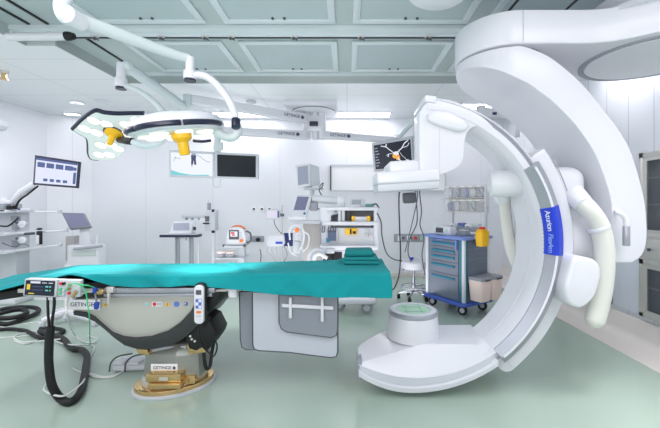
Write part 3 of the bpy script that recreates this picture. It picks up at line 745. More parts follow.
# ------------------------------------------------------------------ things on the side rail
# remote handset
t = thing('table_remote', 'white remote handset hung on the dark curved table rail', 'remote control', P(199.5, 323, 2.315))
q = flatq(195, 204.5, 285, 323, 2.318)
hp = rrect(0, 0, .062, .25, .026)
cc = P(199.8, 304, 2.27)
MB().prism([(cc.x + x * 1.22, cc.z + z * 1.05 + .004) for x, z in hp], 2.275, 2.302, 'XZ', bev=.006).build('holder', BLACK, t)
h = MB().prism([(cc.x + x, cc.z + z) for x, z in hp], 2.253, 2.275, 'XZ', bev=.006, seg=3).build('handset', WHITE, t)
q = Quad(*[(cc.x + sx * .031, 2.2525, cc.z + sz * .125) for sx, sz in ((-1, 1), (1, 1), (1, -1), (-1, -1))])
f = MB(); q.rect(f, .22, .78, .12, .24, 0, .002); f.build('display', DGREY, h)
f = MB(); q.rect(f, .18, .82, .34, .60, 0, .002); f.build('keypad', mat('keypad_blue', (150, 166, 226), .4, var=0), h)
for i in range(2):
    for j in range(3):
        f = MB(); c = q.at(.33 + .34 * i, .39 + .085 * j, .002); f.cyl(c, c + q.n * .002, .007, n=12); f.build('button', PAPER if (i + j) % 2 else SCR_B, h)
for j in range(2):
    f = MB(); q.rect(f, .25, .75, .66 + .1 * j, .72 + .1 * j, 0, .0015); f.build('button', ORANGE if j == 0 else LGREY, h)
MB().tube([P(199, 323, 2.285), P(199, 332, 2.30), P(202, 345, 2.335), P(208, 352, 2.34), P(214, 356, 2.34), P(217, 346, 2.345), P(213, 334, 2.35)], .005).build('cord', BLACK, h)
# clamp with white knob at the rail end
t = thing('rail_clamp', 'white round rail clamp at the right end of table rail', 'clamp', P(233, 300, 2.33))
c = P(233.5, 292, 2.33)
MB().box((c.x, 2.33, c.z), (.06, .06, .075), bev=.018, seg=3).build('clamp_body', WHITE, t)
MB().cyl(P(210, 291, 2.36), P(230, 289.5, 2.36), .012, n=12).build('pin', STEEL, t)
# brass and blue line clamp
t = thing('line_clamp', 'brass and blue clamp on table rail right of the small monitor', 'clamp', P(98, 303, 2.3))
MB().box(P(101, 291.5, 2.30), (.035, .03, .035), bev=.006).cyl(P(95, 293, 2.29), P(104, 291, 2.30), .012, n=14).build('brass_body', GOLD, t)
MB().box(P(95, 290.2, 2.28), (.022, .022, .038), (0, .2, 0), .005).build('blue_cap', mat('clamp_blue', (30, 66, 170), .4), t)
MB().box(P(96.8, 305.5, 2.28), (.024, .022, .048), (0, .15, 0), .005).build('blue_cap', MATS['clamp_blue'], t)
MB().cyl(P(95.3, 294, 2.28), P(96.6, 302, 2.28), .006, n=10).build('stem', CHROME, t)
MB().bb(P(107, 0, 2.31).x, P(114, 0, 2.31).x, 2.30, 2.34, P(0, 293, 2.3).z, P(0, 287, 2.3).z, .004).bb(P(108, 0, 2.31).x, P(110, 0, 2.31).x, 2.30, 2.32, P(0, 304, 2.3).z, P(0, 293, 2.3).z, .002).build('rail_block', STEEL, t)
# lead shields under the table
t = thing('lead_shield', 'grey lead shield panels hung under the right half of table', 'radiation shield', P(290, 357, 2.36))
def sheet(outl, Y, th, name, m, edge=DGREY):
    pts = XP(outl, Y)
    o = MB().prism(pts, Y, Y + th, 'XZ', bev=.0).build(name, m, t)
    MB().tube([(x, Y + th / 2, z) for x, z in pts + pts[:1]], th * .62, n=8, smooth=0).build('edge_trim', edge, o)
    return o
sheet([(239.5, 292), (254, 292), (254, 350), (246, 349.5), (242, 347), (240.5, 340)], 2.42, .012, 'shield_sheet', LEADD)
sheet([(252.5, 292), (338, 297), (337.5, 352), (336, 356.5), (331, 357.5), (310, 355), (290, 352.3), (259, 350.5), (254.5, 349), (253, 345)], 2.38, .012, 'shield_sheet', LEADP)
sheet([(279, 295), (337.5, 297.5), (337.5, 330), (336, 335.5), (331, 337.5), (312, 335), (287, 331.8), (281.5, 329), (279.3, 323)], 2.355, .010, 'shield_flap', LEADD)
f = MB()
f.box(P(307.5, 306.7, 2.345), (.343, .012, .024), (0, math.radians(3), 0), .004)
for px, a, b in ((290.5, 297, 318), (322.3, 297, 321.5)):
    p, q = P(px, a, 2.345), P(px, b, 2.345)
    f.bb(p.x - .01, p.x + .01, 2.334, 2.348, q.z, p.z, .004)
f.build('white_bracket', WHITE, t)
# small monitor box on the rail
t = thing('vital_signs_unit', 'small tilted monitor with connector panel on table rail at left', 'monitor', P(52, 298, 2.24))
q = Quad(P(26.5, 278.5, 2.215), P(80.5, 280.5, 2.215), P(79.5, 297.5, 2.225), P(24.5, 295, 2.225))
f = MB(); q.rect(f, 0, 1, 0, 1, -.03, 0, .006); b = f.build('housing', LGREY, t)
f = MB(); q.rect(f, .0, .60, -.02, 1.0, 0, .012, .004); s = f.build('screen_bezel', LGREY, t)
f = MB(); q.rect(f, .03, .565, .05, .94, .012, .014); s2 = f.build('screen', SCR_D, s)
for (u0, u1, v0, v1, m) in ((.12, .3, .10, .22, SCR_L), (.06, .12, .28, .60, SCR_Y), (.33, .42, .16, .2, SCR_L), (.45, .53, .16, .2, SCR_L), (.40, .45, .36, .44, SCR_C), (.47, .50, .36, .44, SCR_C), (.40, .45, .58, .66, SCR_C), (.47, .5, .58, .66, mat('screen_green', (90, 200, 130), .3, var=0, emit=.7)), (.16, .36, .40, .43, SCR_B), (.16, .36, .6, .63, SCR_B), (.1, .2, .8, .86, SCR_Y)):
    f = MB(); q.rect(f, u0, u1, v0, v1, .014, .0145); f.build('readout', m, s)
for (u, v, m) in ((.66, .2, RED), (.71, .2, BLACK), (.82, .25, GOLD), (.82, .5, GOLD), (.82, .75, RED), (.66, .55, GREEN), (.66, .8, GREEN), (.72, .55, LGREY), (.72, .8, LGREY)):
    f = MB(); c = q.at(u, v); f.cyl(c, c + q.n * .012, .009, n=12); f.build('connector', m, t)
f = MB(); c = q.at(.91, .78, .006); f.cyl(c + Vector((-.012, 0, -.02)), c + Vector((.02, -.01, .02)), .009, n=12); f.build('brass_plug', GOLD, t)
MB().bb(-2.02, -1.98, 2.27, 2.345, .69, .74, .004).build('rail_mount', DGREY, t)
MB().bb(P(36, 0, 2.25).x, P(74, 0, 2.25).x, 2.235, 2.27, P(0, 299.5, 2.25).z, P(0, 296, 2.25).z, .003).build('lower_ledge', WHITE, t)

# ------------------------------------------------------------------ cables by the table
def G(px, py, r): # on the floor
    return F(px, py, r + .001)
def cable(name, label, pts, r, m, n=8, group=None):
    return tag(MB().tube(pts, r, n=n).build(name, m), label, 'cable', group)
sl = [P(50.5, 327, 2.24), P(49, 345, 2.24), P(49, 365, 2.24), P(52, 385, 2.24), F(60, 398, .03), F(70, 402, .026), F(80, 393, .026), F(84, 378, .026), F(86, 366, .026), F(87, 356, .026), F(82, 350, .026), F(74, 349, .026), F(68, 345, .026), F(64, 339.5, .026), F(56, 336, .026), F(46, 334, .026), F(40, 331, .026)]
t = thing('cable_sleeve', 'thick black ribbed cable sleeve hanging from small monitor, looped on floor', 'cable', F(65, 402))
MB().tube(sl, .0245, n=14).build('sleeve', BLACK, t)
MB().tube([P(47.8, 297, 2.24), P(48, 312, 2.24), P(49.5, 330, 2.24)], .0075).build('lead', BLACK, t)
MB().tube([P(54.5, 297, 2.235), P(54, 308, 2.235), P(52.5, 318, 2.238), P(51.5, 330, 2.24)], .0085).build('lead', BLACK, t)
cable('coiled_hose', 'black coiled hose lying on floor at far left', [F(-12, 322, .03), F(8, 324, .03), F(28, 317, .03), F(38, 312, .03), F(36, 308, .04), F(22, 307, .05), F(4, 309, .05), F(-10, 314, .05), F(-4, 318, .08), F(14, 317.5, .08), F(27, 313, .08), F(20, 309.5, .08), F(2, 313, .08), F(-14, 319, .06)], .024, BLACK, 12)
cable('floor_cable', 'thin black cable across floor below the coiled hose', [G(-10, 330, .018), G(10, 329, .018), G(25, 330.5, .018), G(32, 334, .018), G(42, 338, .018), G(56, 335, .018), G(64, 331, .018), G(56, 328.5, .018), G(40, 328.5, .018)], .018, BLACK)
cable('drip_line', 'thin green line from small monitor down to the floor', [P(66, 291, 2.2), P(70, 284.5, 2.17), P(78, 284, 2.17), P(85, 290, 2.2), P(87.5, 304, 2.22), P(89.5, 320, 2.3), F(90, 345, .006)], .004, GREEN, 6)
cable('drip_line', 'short green line curling over the monitor to the clamp', [P(80, 285, 2.2), P(88, 285.5, 2.2), P(94, 287.5, 2.27)], .004, GREEN, 6)
cable('white_cable', 'white cable from small monitor looping over floor beside the sleeve', [P(67, 297, 2.22), P(66, 306, 2.23), P(68, 318, 2.3), F(74, 334, .05), F(84, 342, .008), F(94, 343, .006), F(97, 339, .006), F(88, 336, .006)], .006, WCABLE, 6)
cable('white_cable', 'white cable ending in a plug near base of table', [F(46, 384, .008), F(44, 390, .05), F(54, 395, .07), F(66, 395, .055), F(82, 383, .055), F(88, 374, .02), F(104, 377, .006), F(118, 374, .006), F(130, 366, .006), F(136, 362.5, .012)], .006, WCABLE, 6)
cable('white_cable', 'tangled white cable crossing floor at left', [G(-8, 325, .006), G(14, 329, .006), G(34, 331, .006), G(46, 336, .01), G(60, 343, .01), G(75, 345, .06), G(92, 346, .008), G(94, 350, .008), G(88, 362, .008), G(86, 374, .01)], .006, WCABLE, 6)
cable('white_cable', 'looped white cable on floor between coil and pedestal', [G(14, 341, .006), G(26, 344, .006), G(38, 339, .006), G(36, 334, .014), G(24, 333, .006), G(14, 337, .014), G(22, 342, .02), G(40, 341, .02), G(60, 339, .06)], .006, WCABLE, 6)
cable('white_cable', 'thin white cable trailing along floor under the coiled hose', [G(-10, 338, .005), G(12, 337, .005), G(34, 334, .005), G(52, 326, .005), G(42, 322, .005), G(16, 325, .005), G(-8, 331, .005)], .005, WCABLE, 6)
cable('white_cable', 'white cable lying in a wide loop left of the foot pedal', [G(72, 368, .006), G(78, 371, .006), G(96, 377, .006), G(112, 377, .006), G(124, 371, .006)], .005, WCABLE, 6)
# white pedestal with feet behind
c = F(68, 322)
t = thing('stand_base', 'white four-footed stand base on floor behind the small monitor', 'stand', c)
for (px, py) in ((42, 327), (95, 326), (55, 317), (88, 317)):
    e = F(px, py)
    MB().cyl(e, e + Vector((0, 0, .055)), .03, n=16, bev=.008).build('foot', WHITE, t)
    MB().tube([c + Vector((0, 0, .11)), c.lerp(e, .5) + Vector((0, 0, .09)), e + Vector((0, 0, .06))], [.05, .03], n=10, smooth=3).build('leg', WHITE, t)
MB().cyl(c + Vector((0, 0, .08)), c + Vector((0, 0, .62)), .035, n=20).build('post', WHITE, t)
MB().cyl(c + Vector((0, 0, .05)), c + Vector((0, 0, .13)), .07, .05, n=20, bev=.008).build('boss', WHITE, t)
# foot pedal
t = thing('foot_pedal', 'white foot pedal with dark wire guards beside the brass base', 'foot pedal', F(131, 370))
c = F(131, 370)
MB().box(c + Vector((0, .05, .03)), (.25, .17, .05), (0, 0, .08), .015, 3).build('body', WHITE, t)
for k in (-.075, .04):
    MB().box(c + Vector((k, .0, .065)), (.08, .1, .02), (-.12, 0, .08), .006).build('pedal', WHITE2, t)
    MB().tube([c + Vector((k - .045, -.07, .02)), c + Vector((k - .04, -.06, .085)), c + Vector((k - .01, -.02, .115)), c + Vector((k + .07, .03, .115))], .006).build('wire_guard', DGREY, t)
# ------------------------------------------------------------------ surgical lamps
def tilt_frame(n):
    n = Vector(n).normalized(); u = Vector((1, 0, 0)); u = (u - n * u.dot(n)).normalized(); v = n.cross(u)
    return n, u, v
# tilted lamp head at left (we see its glowing underside)
n = Vector((.05, -.50, -.86)).normalized()
q0 = P(108, 134, 3.15)
t = L1 = thing('surgical_lamp', 'two-lobed surgical lamp tilted to show glowing pods, hanging at left', 'surgical lamp', q0)
o1 = [(72.5, 130), (82, 120.5), (94.5, 111.8), (104, 113.5), (117, 114.6), (130, 114.3), (144, 114.3), (147, 118), (143, 127), (134, 136), (126, 143), (123, 151), (119, 157), (110, 160), (98, 160.3), (91, 159.3), (88.3, 154), (88, 146), (86.5, 138.5), (80, 134.5)]
ow = [PP(x, y, q0, n) for x, y in o1]
oc_ = catmull(ow + ow[:1], 3)[:-1]
cen = sum(oc_, Vector()) / len(oc_)
up = -n
body = MB().loops([oc_, [p + up * .035 for p in oc_], [cen.lerp(p, .82) + up * .075 for p in oc_], [cen.lerp(p, .3) + up * .10 for p in oc_]]).build('lamp_housing', WHITE, t)
MB().loops([[cen.lerp(p, .985) + n * .002 for p in oc_], [cen.lerp(p, .97) + n * .006 for p in oc_]]).build('lamp_face', LAMPF, t)
# navy rim along the outer edge
MB().tube([p + up * .012 for p in catmull(ow[0:7], 4)], .019, n=10, smooth=0).build('rim', NAVY, t)
MB().tube([p + up * .012 for p in catmull(ow[14:20] + ow[:1], 4)], .015, n=10, smooth=0).build('rim', NAVY, t)
d0, u_, v_ = tilt_frame(n)
for k, (x, y) in enumerate(((94, 120), (107, 123.5), (85, 128), (97, 132), (126, 124), (137, 119.5), (101, 144.5), (99, 154), (109.5, 154), (112, 144), (118.5, 148), (127.5, 133))):
    c = PP(x, y, q0, n) + n * .007
    pod = MB().lathe([(.046, -.002), (.046, .004), (.04, .006), (0, .006)], c, n, 24).build('lens', LENS, t)
    MB().lathe([(.052, -.002), (.052, .003), (.0465, .005), (.0465, .0)], c, n, 24, cap=False).build('lens_ring', WHITE, pod)
hc = PP(114, 132, q0, n)
hd = MB().lathe([(.07, .005), (.07, .025), (.05, .04), (.026, .05), (.024, .13), (.02, .14), (0, .14)], hc, n, 24).build('sterile_handle', YELLOW, t)
MB().lathe([(.082, .004), (.082, .012), (.072, .014)], hc, n, 24).build('handle_ring', DGREY, hd)
yk = MB().tube([PP(120, 138, q0, n) + n * .02, P(127, 141, 3.02), P(133, 141.5, 2.98)], .03, n=12).build('black_joint', BLACK, t)
MB().tube([P(133, 142, 2.98), P(139, 144.5, 2.97), P(148, 146, 2.97), P(158, 144, 2.98), P(162.5, 139, 3.0), P(163, 130, 3.02), P(164, 118, 3.05), P(160, 108, 3.1), P(147, 96.5, 3.15), P(134, 89, 3.18), P(123, 85, 3.2)], .026, n=12).build('yoke', ARM, t)
sw = P(121, 64, 3.2); sb = P(121, 88, 3.2)
MB().cyl(P(121, 63, 3.2), P(121, 79, 3.2), .037, n=22, bev=.006).cyl(P(121, 78, 3.2), P(121, 87.5, 3.2), .052, n=22, bev=.008).build('swivel', WHITE, t)
MB().cyl(P(121, 87.3, 3.2), P(121, 89.3, 3.2), .046, n=22).build('swivel_cap', NAVY, t)
MB().ell(P(126.5, 66, 3.22), (.045, .045, .045)).tube([P(126.5, 66, 3.22), P(156, 87, 3.8), P(184, 107, 4.4)], [.05, .055], n=14, smooth=2).build('spring_arm', ARM, t)
e = P(188, 102, 4.4)
MB().bb(e.x - .045, e.x + .045, 4.355, 4.445, P(0, 109, 4.4).z, P(0, 94.5, 4.4).z, .012).build('elbow', ARM, t)
# front lamp head, seen nearly from the side
q0 = P(179, 132, 2.18)
n = Vector((.125, .12, -1)).normalized()
t = L2 = thing('surgical_lamp', 'flat surgical lamp head seen from the side with navy rim in front', 'surgical lamp', q0)
d0, u_, v_ = tilt_frame(n)
def disc(r, k, lob=.06, nn=72):
    out = []
    for i in range(nn):
        a = 2 * PI * i / nn
        rr = r * (1 - lob + lob * abs(math.cos(3 * (a - PI / 2))) ** .6)
        out.append(q0 + u_ * rr * math.cos(a) + v_ * rr * math.sin(a) - n * k)
    return out
R = .275
MB().loops([disc(R * .93, -.012), disc(R, .0), disc(R, .035), disc(R * .97, .062), disc(R * .9, .082), disc(R * .6, .105), disc(R * .25, .115)]).build('lamp_housing', WHITE, t)
MB().loops([disc(R * .9, -.0125), disc(R * .88, -.018)]).build('lamp_face', LAMPF, t)
for a0, a1 in ((184, 239), (242, 298), (301, 356)):
    pts = []
    for i in range(13):
        a = math.radians(a0 + (a1 - a0) * i / 12); a2 = a if True else a
        # the frame's v axis may point away: take whichever side faces the viewer
        best = None
        for s in (1, -1):
            aa = a * s; rr = (R + .004) * (1 - .06 + .06 * abs(math.cos(3 * (aa - PI / 2))) ** .6)
            p = q0 + u_ * rr * math.cos(aa) + v_ * rr * math.sin(aa) - n * .018
            if best is None or p.y < best.y: best = p
        pts.append(best)
    MB().tube(pts, .0165, n=10, smooth=0).build('rim', NAVY, t)
for k in range(8):
    a = 2 * PI * k / 8 + .2
    c = q0 + u_ * .178 * math.cos(a) + v_ * .178 * math.sin(a) + n * .018
    MB().lathe([(.05, -.004), (.05, .006), (.044, .01), (0, .01)], c, n, 24).build('lens', LENS, t)
for k in range(3):
    a = 2 * PI * k / 3 + .6; c = q0 + u_ * .085 * math.cos(a) + v_ * .085 * math.sin(a) + n * .018
    MB().lathe([(.034, -.004), (.034, .01), (.028, .014), (0, .014)], c, n, 20).build('lens', LENS, t)
hc = q0 + u_ * .01 + n * .012
MB().lathe([(.056, .0), (.056, .038), (.046, .05), (.031, .062), (.03, .13), (.026, .138), (0, .138)], P(181, 132, 2.1), n, 28).build('sterile_handle', YELLOW, t)
MB().tube([P(194, 141, 2.12), P(202, 141.5, 2.08), P(211, 140.5, 2.1)], .009).build('side_grip', NAVY, t)
MB().tube([P(191, 77, 2.2), P(197, 75, 2.2), P(207, 77, 2.2), P(218, 86, 2.2), P(228, 99, 2.2), P(234, 112, 2.2), P(236, 124, 2.2)], .023, n=14).build('curved_arm', WHITE, t)
MB().cyl(P(235.8, 119, 2.19), P(235.8, 128, 2.17), .027, n=20, bev=.006).build('black_joint', NAVY, t)
MB().tube([P(237, 124, 2.23), P(238, 131, 2.24), P(233, 137, 2.24), P(224, 136, 2.24), P(215, 130, 2.22)], [.028, .03], n=14).build('yoke', ARM, t)
MB().cyl(P(190, 57, 2.2), P(190, 73, 2.2), .026, n=22, bev=.005).cyl(P(190, 71, 2.2), P(190, 79.5, 2.2), .039, n=22, bev=.007).build('swivel', WHITE, t)
MB().cyl(P(190, 79, 2.2), P(190, 81.5, 2.2), .035, n=22).build('swivel_cap', NAVY, t)
MB().tube([P(73, 18, 1.72), P(85, 22.5, 1.77), P(110, 31, 1.87), P(150, 46, 2.04), P(178, 55.5, 2.16), P(189, 58, 2.2)], [.04, .025], n=16, smooth=3).build('support_arm', ARM, t)
MB().tube([P(63, 2, 1.69), P(62.5, 9, 1.69), P(66, 17, 1.70), P(75, 18.5, 1.72)], .036, n=18).build('elbow', ARM, t)
MB().cyl(P(75, 18.5, 1.72) + Vector((-.006, -.042, .0)), P(75, 18.5, 1.72) + Vector((.004, .042, .0)), .041, n=22).build('pivot', WHITE2, t)
tp = P(63, 3, 1.69)
MB().cyl(tp, (tp.x, tp.y, RECESS - .03), .037, n=24).lathe([(.14, -.03), (.14, -.005), (.1, 0)], (tp.x, tp.y, RECESS), n=28).build('ceiling_stem', WHITE, t)
# lamp head at the top edge
q0 = P(438, -8, 1.8)
t = thing('lamp_head', 'white rounded underside of a head hanging at the top edge', 'surgical lamp', q0)
MB().lathe([(0, -.09), (.08, -.085), (.16, -.05), (.185, -.01), (.185, .02), (.12, .06), (0, .07)], q0 + Vector((0, 0, .055)), (.12, .1, 1), 40).build('lamp_housing', WHITE, t)
MB().cyl(q0 + Vector((0, 0, .1)), (q0.x, q0.y, RECESS), .03, n=20).build('ceiling_stem', WHITE, t)

# ------------------------------------------------------------------ pendant hub with monitor arms
hx, hy = P(314, 0, 5.4).x, 5.4
t = PD = thing('ceiling_pendant', 'white pendant hub under square ceiling plate with three lettered arms', 'pendant', (hx, hy, CEIL))
MB().bb(hx - .40, hx + .36, hy - .38, hy + .42, CEIL - .07, CEIL, .01).build('ceiling_plate', WHITE, t)
MB().lathe([(.33, -.07), (.33, -.085), (.30, -.10), (.1, -.10)], (hx, hy, CEIL), n=48).build('cover_disc', WHITE2, t)
MB().lathe([(.325, -.084), (.337, -.084), (.337, -.078), (.325, -.078)], (hx, hy, CEIL), n=48, cap=False).build('disc_ring', DGREY, t)
def zz(py, Y=5.35): return EYE - (py - CY0) / FO * Y
for px, r, a, b in ((306.5, .062, 139, 111), (315, .05, 139.5, 106), (322, .062, 139, 108)):
    x = P(px, 0, 5.35).x
    MB().cyl((x, 5.37, zz(a)), (x, 5.37, zz(b)), r, n=24, bev=.008).build('column', WHITE, t)
MB().bb(P(309.5, 0, 5.3).x, P(318, 0, 5.3).x, 5.27, 5.34, zz(126, 5.3), zz(121.5, 5.3), .01).build('brake_box', NAVY, t)
MB().bb(P(304.5, 0, 5.3).x, P(324, 0, 5.3).x, 5.31, 5.42, zz(131, 5.3), zz(115, 5.3), .012).build('hub_body', WHITE, t)
def pend_arm(p, q, h, w, tx, par, text_u=.2, size=.075, name='pendant_arm'):
    d = (q - p).normalized(); side = d.cross(Vector((0, 0, 1))).normalized(); upv = side.cross(d).normalized()
    if side.y > 0: side = -side
    L = [[p + side * s * w / 2 + upv * k * h / 2 for s, k in ((1, 1), (1, -1), (-1, -1), (-1, 1))], [q + side * s * w / 2 * .85 + upv * k * h / 2 * .85 for s, k in ((1, 1), (1, -1), (-1, -1), (-1, 1))]]
    o = MB().loops(L, bev=.015, ang=30, seg=3).build(name, WHITE, par)
    a = p.lerp(q, text_u); right = d if d.x > 0 else -d
    f = MB().text('GETINGE', size, a + side * (w / 2 + .001), right, upv, 'CENTER', .001)
    ww = size * 2.75
    sparkle(f, a + side * (w / 2 + .001) + right * ww, size * .5, right, upv); f.build('lettering', INK, o)
    return o
pend_arm(P(306, 119, 5.32), P(190.5, 99.5, 4.42), .13, .12, '', t, .16, .062)
pend_arm(P(306, 135.5, 5.32), P(217, 130.5, 4.95), .125, .12, '', t, .24, .062)
pend_arm(P(322, 135, 5.32), P(393.8, 140.2, 5.6), .115, .12, '', t, .2, .062)
# twin monitors on the left lower arm
t = TM = thing('twin_monitor', 'grey-framed pair of screens, left one lit, hung from left pendant arm', 'monitor', P(214, 178, 4.95))
q = Quad(P(169, 149.8, 4.95), P(257.8, 154, 4.9), P(257.8, 179.3, 4.9), P(169.3, 176.8, 4.95))
f = MB(); q.rect(f, 0, .515, 0, 1, -.06, 0, .006); h1 = f.build('monitor_housing', LGREY, t); f = MB(); q.rect(f, .515, 1, 0, 1, -.06, 0, .006); h2 = f.build('monitor_housing', LGREY, t)
f = MB(); q.rect(f, .022, .492, .09, .93, 0, .003); s = f.build('lit_screen', SCR_W, h1)
f = MB(); q.rect(f, .545, .978, .09, .93, 0, .003); s2 = f.build('dark_screen', SCR_OFF, h2)
f = MB(); q.poly(f, [(.022, .74), (.12, .84), (.25, .90), (.45, .88), (.45, .93), (.022, .93)], .003, .0036); f.build('screen_image', SCR_C, h1)
f = MB(); q.poly(f, [(.25, .16), (.31, .16), (.305, .3), (.31, .52), (.287, .52), (.28, .34), (.272, .52), (.25, .52), (.253, .3)], .003, .0036); f.build('screen_image', mat('screen_navy', (46, 56, 96), .3, var=0, emit=.5), h1)
f = MB(); q.poly(f, [(.26, .09), (.305, .09), (.31, .16), (.255, .16)], .003, .0036); q.poly(f, [(.25, .54), (.27, .54), (.27, .58), (.25, .58)], .003, .0036); f.build('screen_image', SCR_G, h1)
f = MB()
for (u0, v0, u1, v1) in ((.36, .2, .40, .32), (.40, .32, .47, .40), (.05, .42, .08, .24), (.06, .26, .13, .3), (.32, .12, .36, .22)):
    f.tube([q.at(u0, v0, .0035), q.at((u0 + u1) / 2, (v0 + v1) / 2 + .02, .0035), q.at(u1, v1, .0035)], .004, n=6)
f.build('screen_image', SCR_G, h1)
m_ = P(218, 140, 4.95)
MB().cyl(P(217.5, 130, 4.95), P(217.5, 152, 4.97), .045, n=20, bev=.008).bb(m_.x - .06, m_.x + .06, 4.93, 4.99, P(0, 150, 4.95).z, P(0, 142, 4.95).z, .01).build('hanger', ARM, t)
f = MB(); f.tube([q.at(.49, 1.0, -.02), q.at(.495, 1.3, -.02), q.at(.57, 1.32, -.02), q.at(.58, 1.02, -.02)], .006, smooth=3); f.build('handle_loop', LGREY, t)
# monitors with the vessel picture
t = thing('vessel_monitor', 'screen pair showing white and orange vessel image behind flat detector', 'monitor', P(395, 171, 5.35))
q = Quad(P(371.5, 143, 5.4), P(412, 135.8, 5.35), P(414, 167.5, 5.35), P(374, 171.7, 5.4))
f = MB(); q.rect(f, 0, 1, 0, 1, -.06, 0, .006); h = f.build('monitor_housing', LGREY, t)
f = MB(); q.rect(f, .05, .955, .10, .93, 0, .003); f.build('screen', SCR_D, h)
f = MB(); q.rect(f, .35, .65, -.03, .0, -.05, 0.01); f.build('top_bar', LGREY, h)
def vein(pts, r):
    f = MB(); f.tube([q.at(u, v, .004) for u, v in pts], r, n=6, flat=.4); f.build('vessel_image', SCR_W, h)
vein([(.22, .16), (.34, .22), (.42, .32), (.5, .42), (.56, .5)], .016)
vein([(.34, .22), (.36, .12)], .008)
vein([(.58, .48), (.66, .4), (.74, .32), (.8, .2), (.9, .12)], .02)
vein([(.74, .32), (.86, .3), (.92, .2)], .012)
vein([(.62, .62), (.68, .74), (.78, .78), (.86, .74), (.92, .86)], .022)
vein([(.34, .5), (.42, .46), (.5, .48)], .009); vein([(.38, .56), (.4, .46)], .007)
vein([(.66, .42), (.72, .56), (.84, .74)], .006)
f = MB(); f.ell(q.at(.58, .5, .004), (.045, .008, .04)); f.build('vessel_image', SCR_W, h)
f = MB(); f.ell(q.at(.545, .56, .006), (.036, .008, .036)).ell(q.at(.62, .62, .006), (.032, .008, .045)); f.build('vessel_image', SCR_O, h)
f = MB()
for k in range(7): q.rect(f, .07, .13 + .02 * (k % 3), .2 + .1 * k, .23 + .1 * k, .003, .0036)
f.build('screen_text', SCR_G, h)
q2 = Quad(P(412.8, 135.7, 5.35), P(452, 132, 5.5), P(453, 164, 5.5), P(414.6, 167.3, 5.35))
f = MB(); q2.rect(f, 0, 1, 0, 1, -.06, 0, .006); h2 = f.build('monitor_housing', LGREY, t)
f = MB(); q2.rect(f, .05, .955, .10, .93, 0, .003); f.build('screen', SCR_D, h2)
f = MB(); q2.rect(f, .08, .14, .25, .3, .003, .0036); q2.rect(f, .08, .12, .42, .48, .003, .0036); q2.rect(f, .08, .12, .66, .7, .003, .0036); f.build('screen_text', SCR_C, h2)
q3 = P(398, 141, 5.62)
MB().cyl((q3.x, 5.62, q3.z - .07), (q3.x, 5.62, q3.z + .09), .06, n=20, bev=.008).build('arm_joint', WHITE, t)
MB().tube([q3 + Vector((0, 0, .0)), P(404, 131, 5.58), P(415, 120, 5.55)], .045, n=12, smooth=2).tube([P(415, 120, 5.55), P(416, 132, 5.52), P(416, 146, 5.48)], .04, n=12, smooth=2).build('spring_arm', ARM, t)

# second pendant, mostly hidden behind the curved scanner arm
t = thing('ceiling_pendant', 'white pendant with short arms glimpsed between the C and the curved scanner arm', 'pendant', (P(541, 0, 5.1).x, 5.1, CEIL))
x = P(541, 0, 5.1).x
MB().cyl((x, 5.1, EYE + (CY0 - 140) / FO * 5.1), (x, 5.1, CEIL), .09, n=24).build('column', WHITE, t)
MB().cyl((x, 5.1, CEIL - .05), (x, 5.1, CEIL), .3, n=36, bev=.01).build('ceiling_plate', WHITE, t)
def pbar(a, b, h, name):
    d = (b - a).normalized(); side = d.cross(Vector((0, 0, 1))).normalized(); u = side.cross(d)
    return MB().loops([[p + side * i * .05 + u * k * h / 2 for i, k in ((1, 1), (1, -1), (-1, -1), (-1, 1))] for p in (a, b)], bev=.015, ang=30, seg=3).build(name, WHITE2, t)
o = pbar(P(478, 112, 4.8), P(540, 116, 5.05), .12, 'pendant_arm')
MB().box(P(494.5, 113.5, 4.8), (.06, .012, .035)).build('lettering', INK, o)
pbar(P(517, 127, 5.0), P(541, 128, 5.08), .07, 'lower_arm')
MB().cyl(P(517, 137, 5.0), P(517, 124.5, 5.0), .035, n=16, bev=.006).build('arm_tip', WHITE2, t)
MB().cyl(P(481, 118, 4.81), P(481, 106, 4.81), .06, n=20, bev=.01).build('arm_joint', WHITE2, t)
# ------------------------------------------------------------------ equipment along the walls
def rx(px, Y): return (px - CX0) / FO * Y
def rz_(py, Y): return EYE - (py - CY0) / FO * Y
def caster(mb_parent, p, r=.05, w=.03, a=0.0, m=None, local=False):
    d = Vector((math.cos(a), math.sin(a), 0))
    o = MB().cyl(Vector(p) + Vector((0, 0, r)) - d * w / 2, Vector(p) + Vector((0, 0, r)) + d * w / 2, r, n=20, bev=.006).build('caster', m or DGREY, mb_parent)
    MB().cyl(Vector(p) + Vector((0, 0, r)) - d * (w / 2 + .002), Vector(p) + Vector((0, 0, r)) + d * (w / 2 + .002), r * .55, n=16).build('wheel_cap', LGREY, o)
    MB().cyl(Vector(p) + Vector((0, 0, r * 1.2)), Vector(p) + Vector((0, 0, r * 2 + .02)), .014, n=10).build('fork', MGREY, o)
    return o
# ---- shelf tower at the left edge
Y = 4.55
t = thing('equipment_tower', 'white shelf tower with long equipment rails at the left edge', 'shelf tower', (rx(2, Y), Y + .1, 0))
MB().bb(rx(-6, Y), rx(12, Y), Y + .06, Y + .26, .06, 1.17, .015).build('column', LGREY, t)
MB().bb(rx(-30, Y), rx(22, Y), Y - .1, Y + .38, 0, .08, .02).build('foot', WHITE2, t)
for k, (ya, yb) in enumerate(((210, 212.6), (232, 235), (249.5, 252.5))):
    s = MB().bb(rx(-32, Y), rx(17, Y), Y - .16, Y + .3, rz_(yb, Y), rz_(ya, Y), .012).build('shelf', WHITE, t)
    MB().bb(rx(-32, Y), rx(16, Y), Y - .168, Y - .15, rz_(ya + 1.0, Y), rz_(ya - .4, Y), .002).build('shelf_edge', DGREY if k == 0 else LGREY, s)
rails = [((16, 211.5), (60, 212)), ((14, 233.5), (66, 230.5)), ((14, 251), (60, 245.2))]
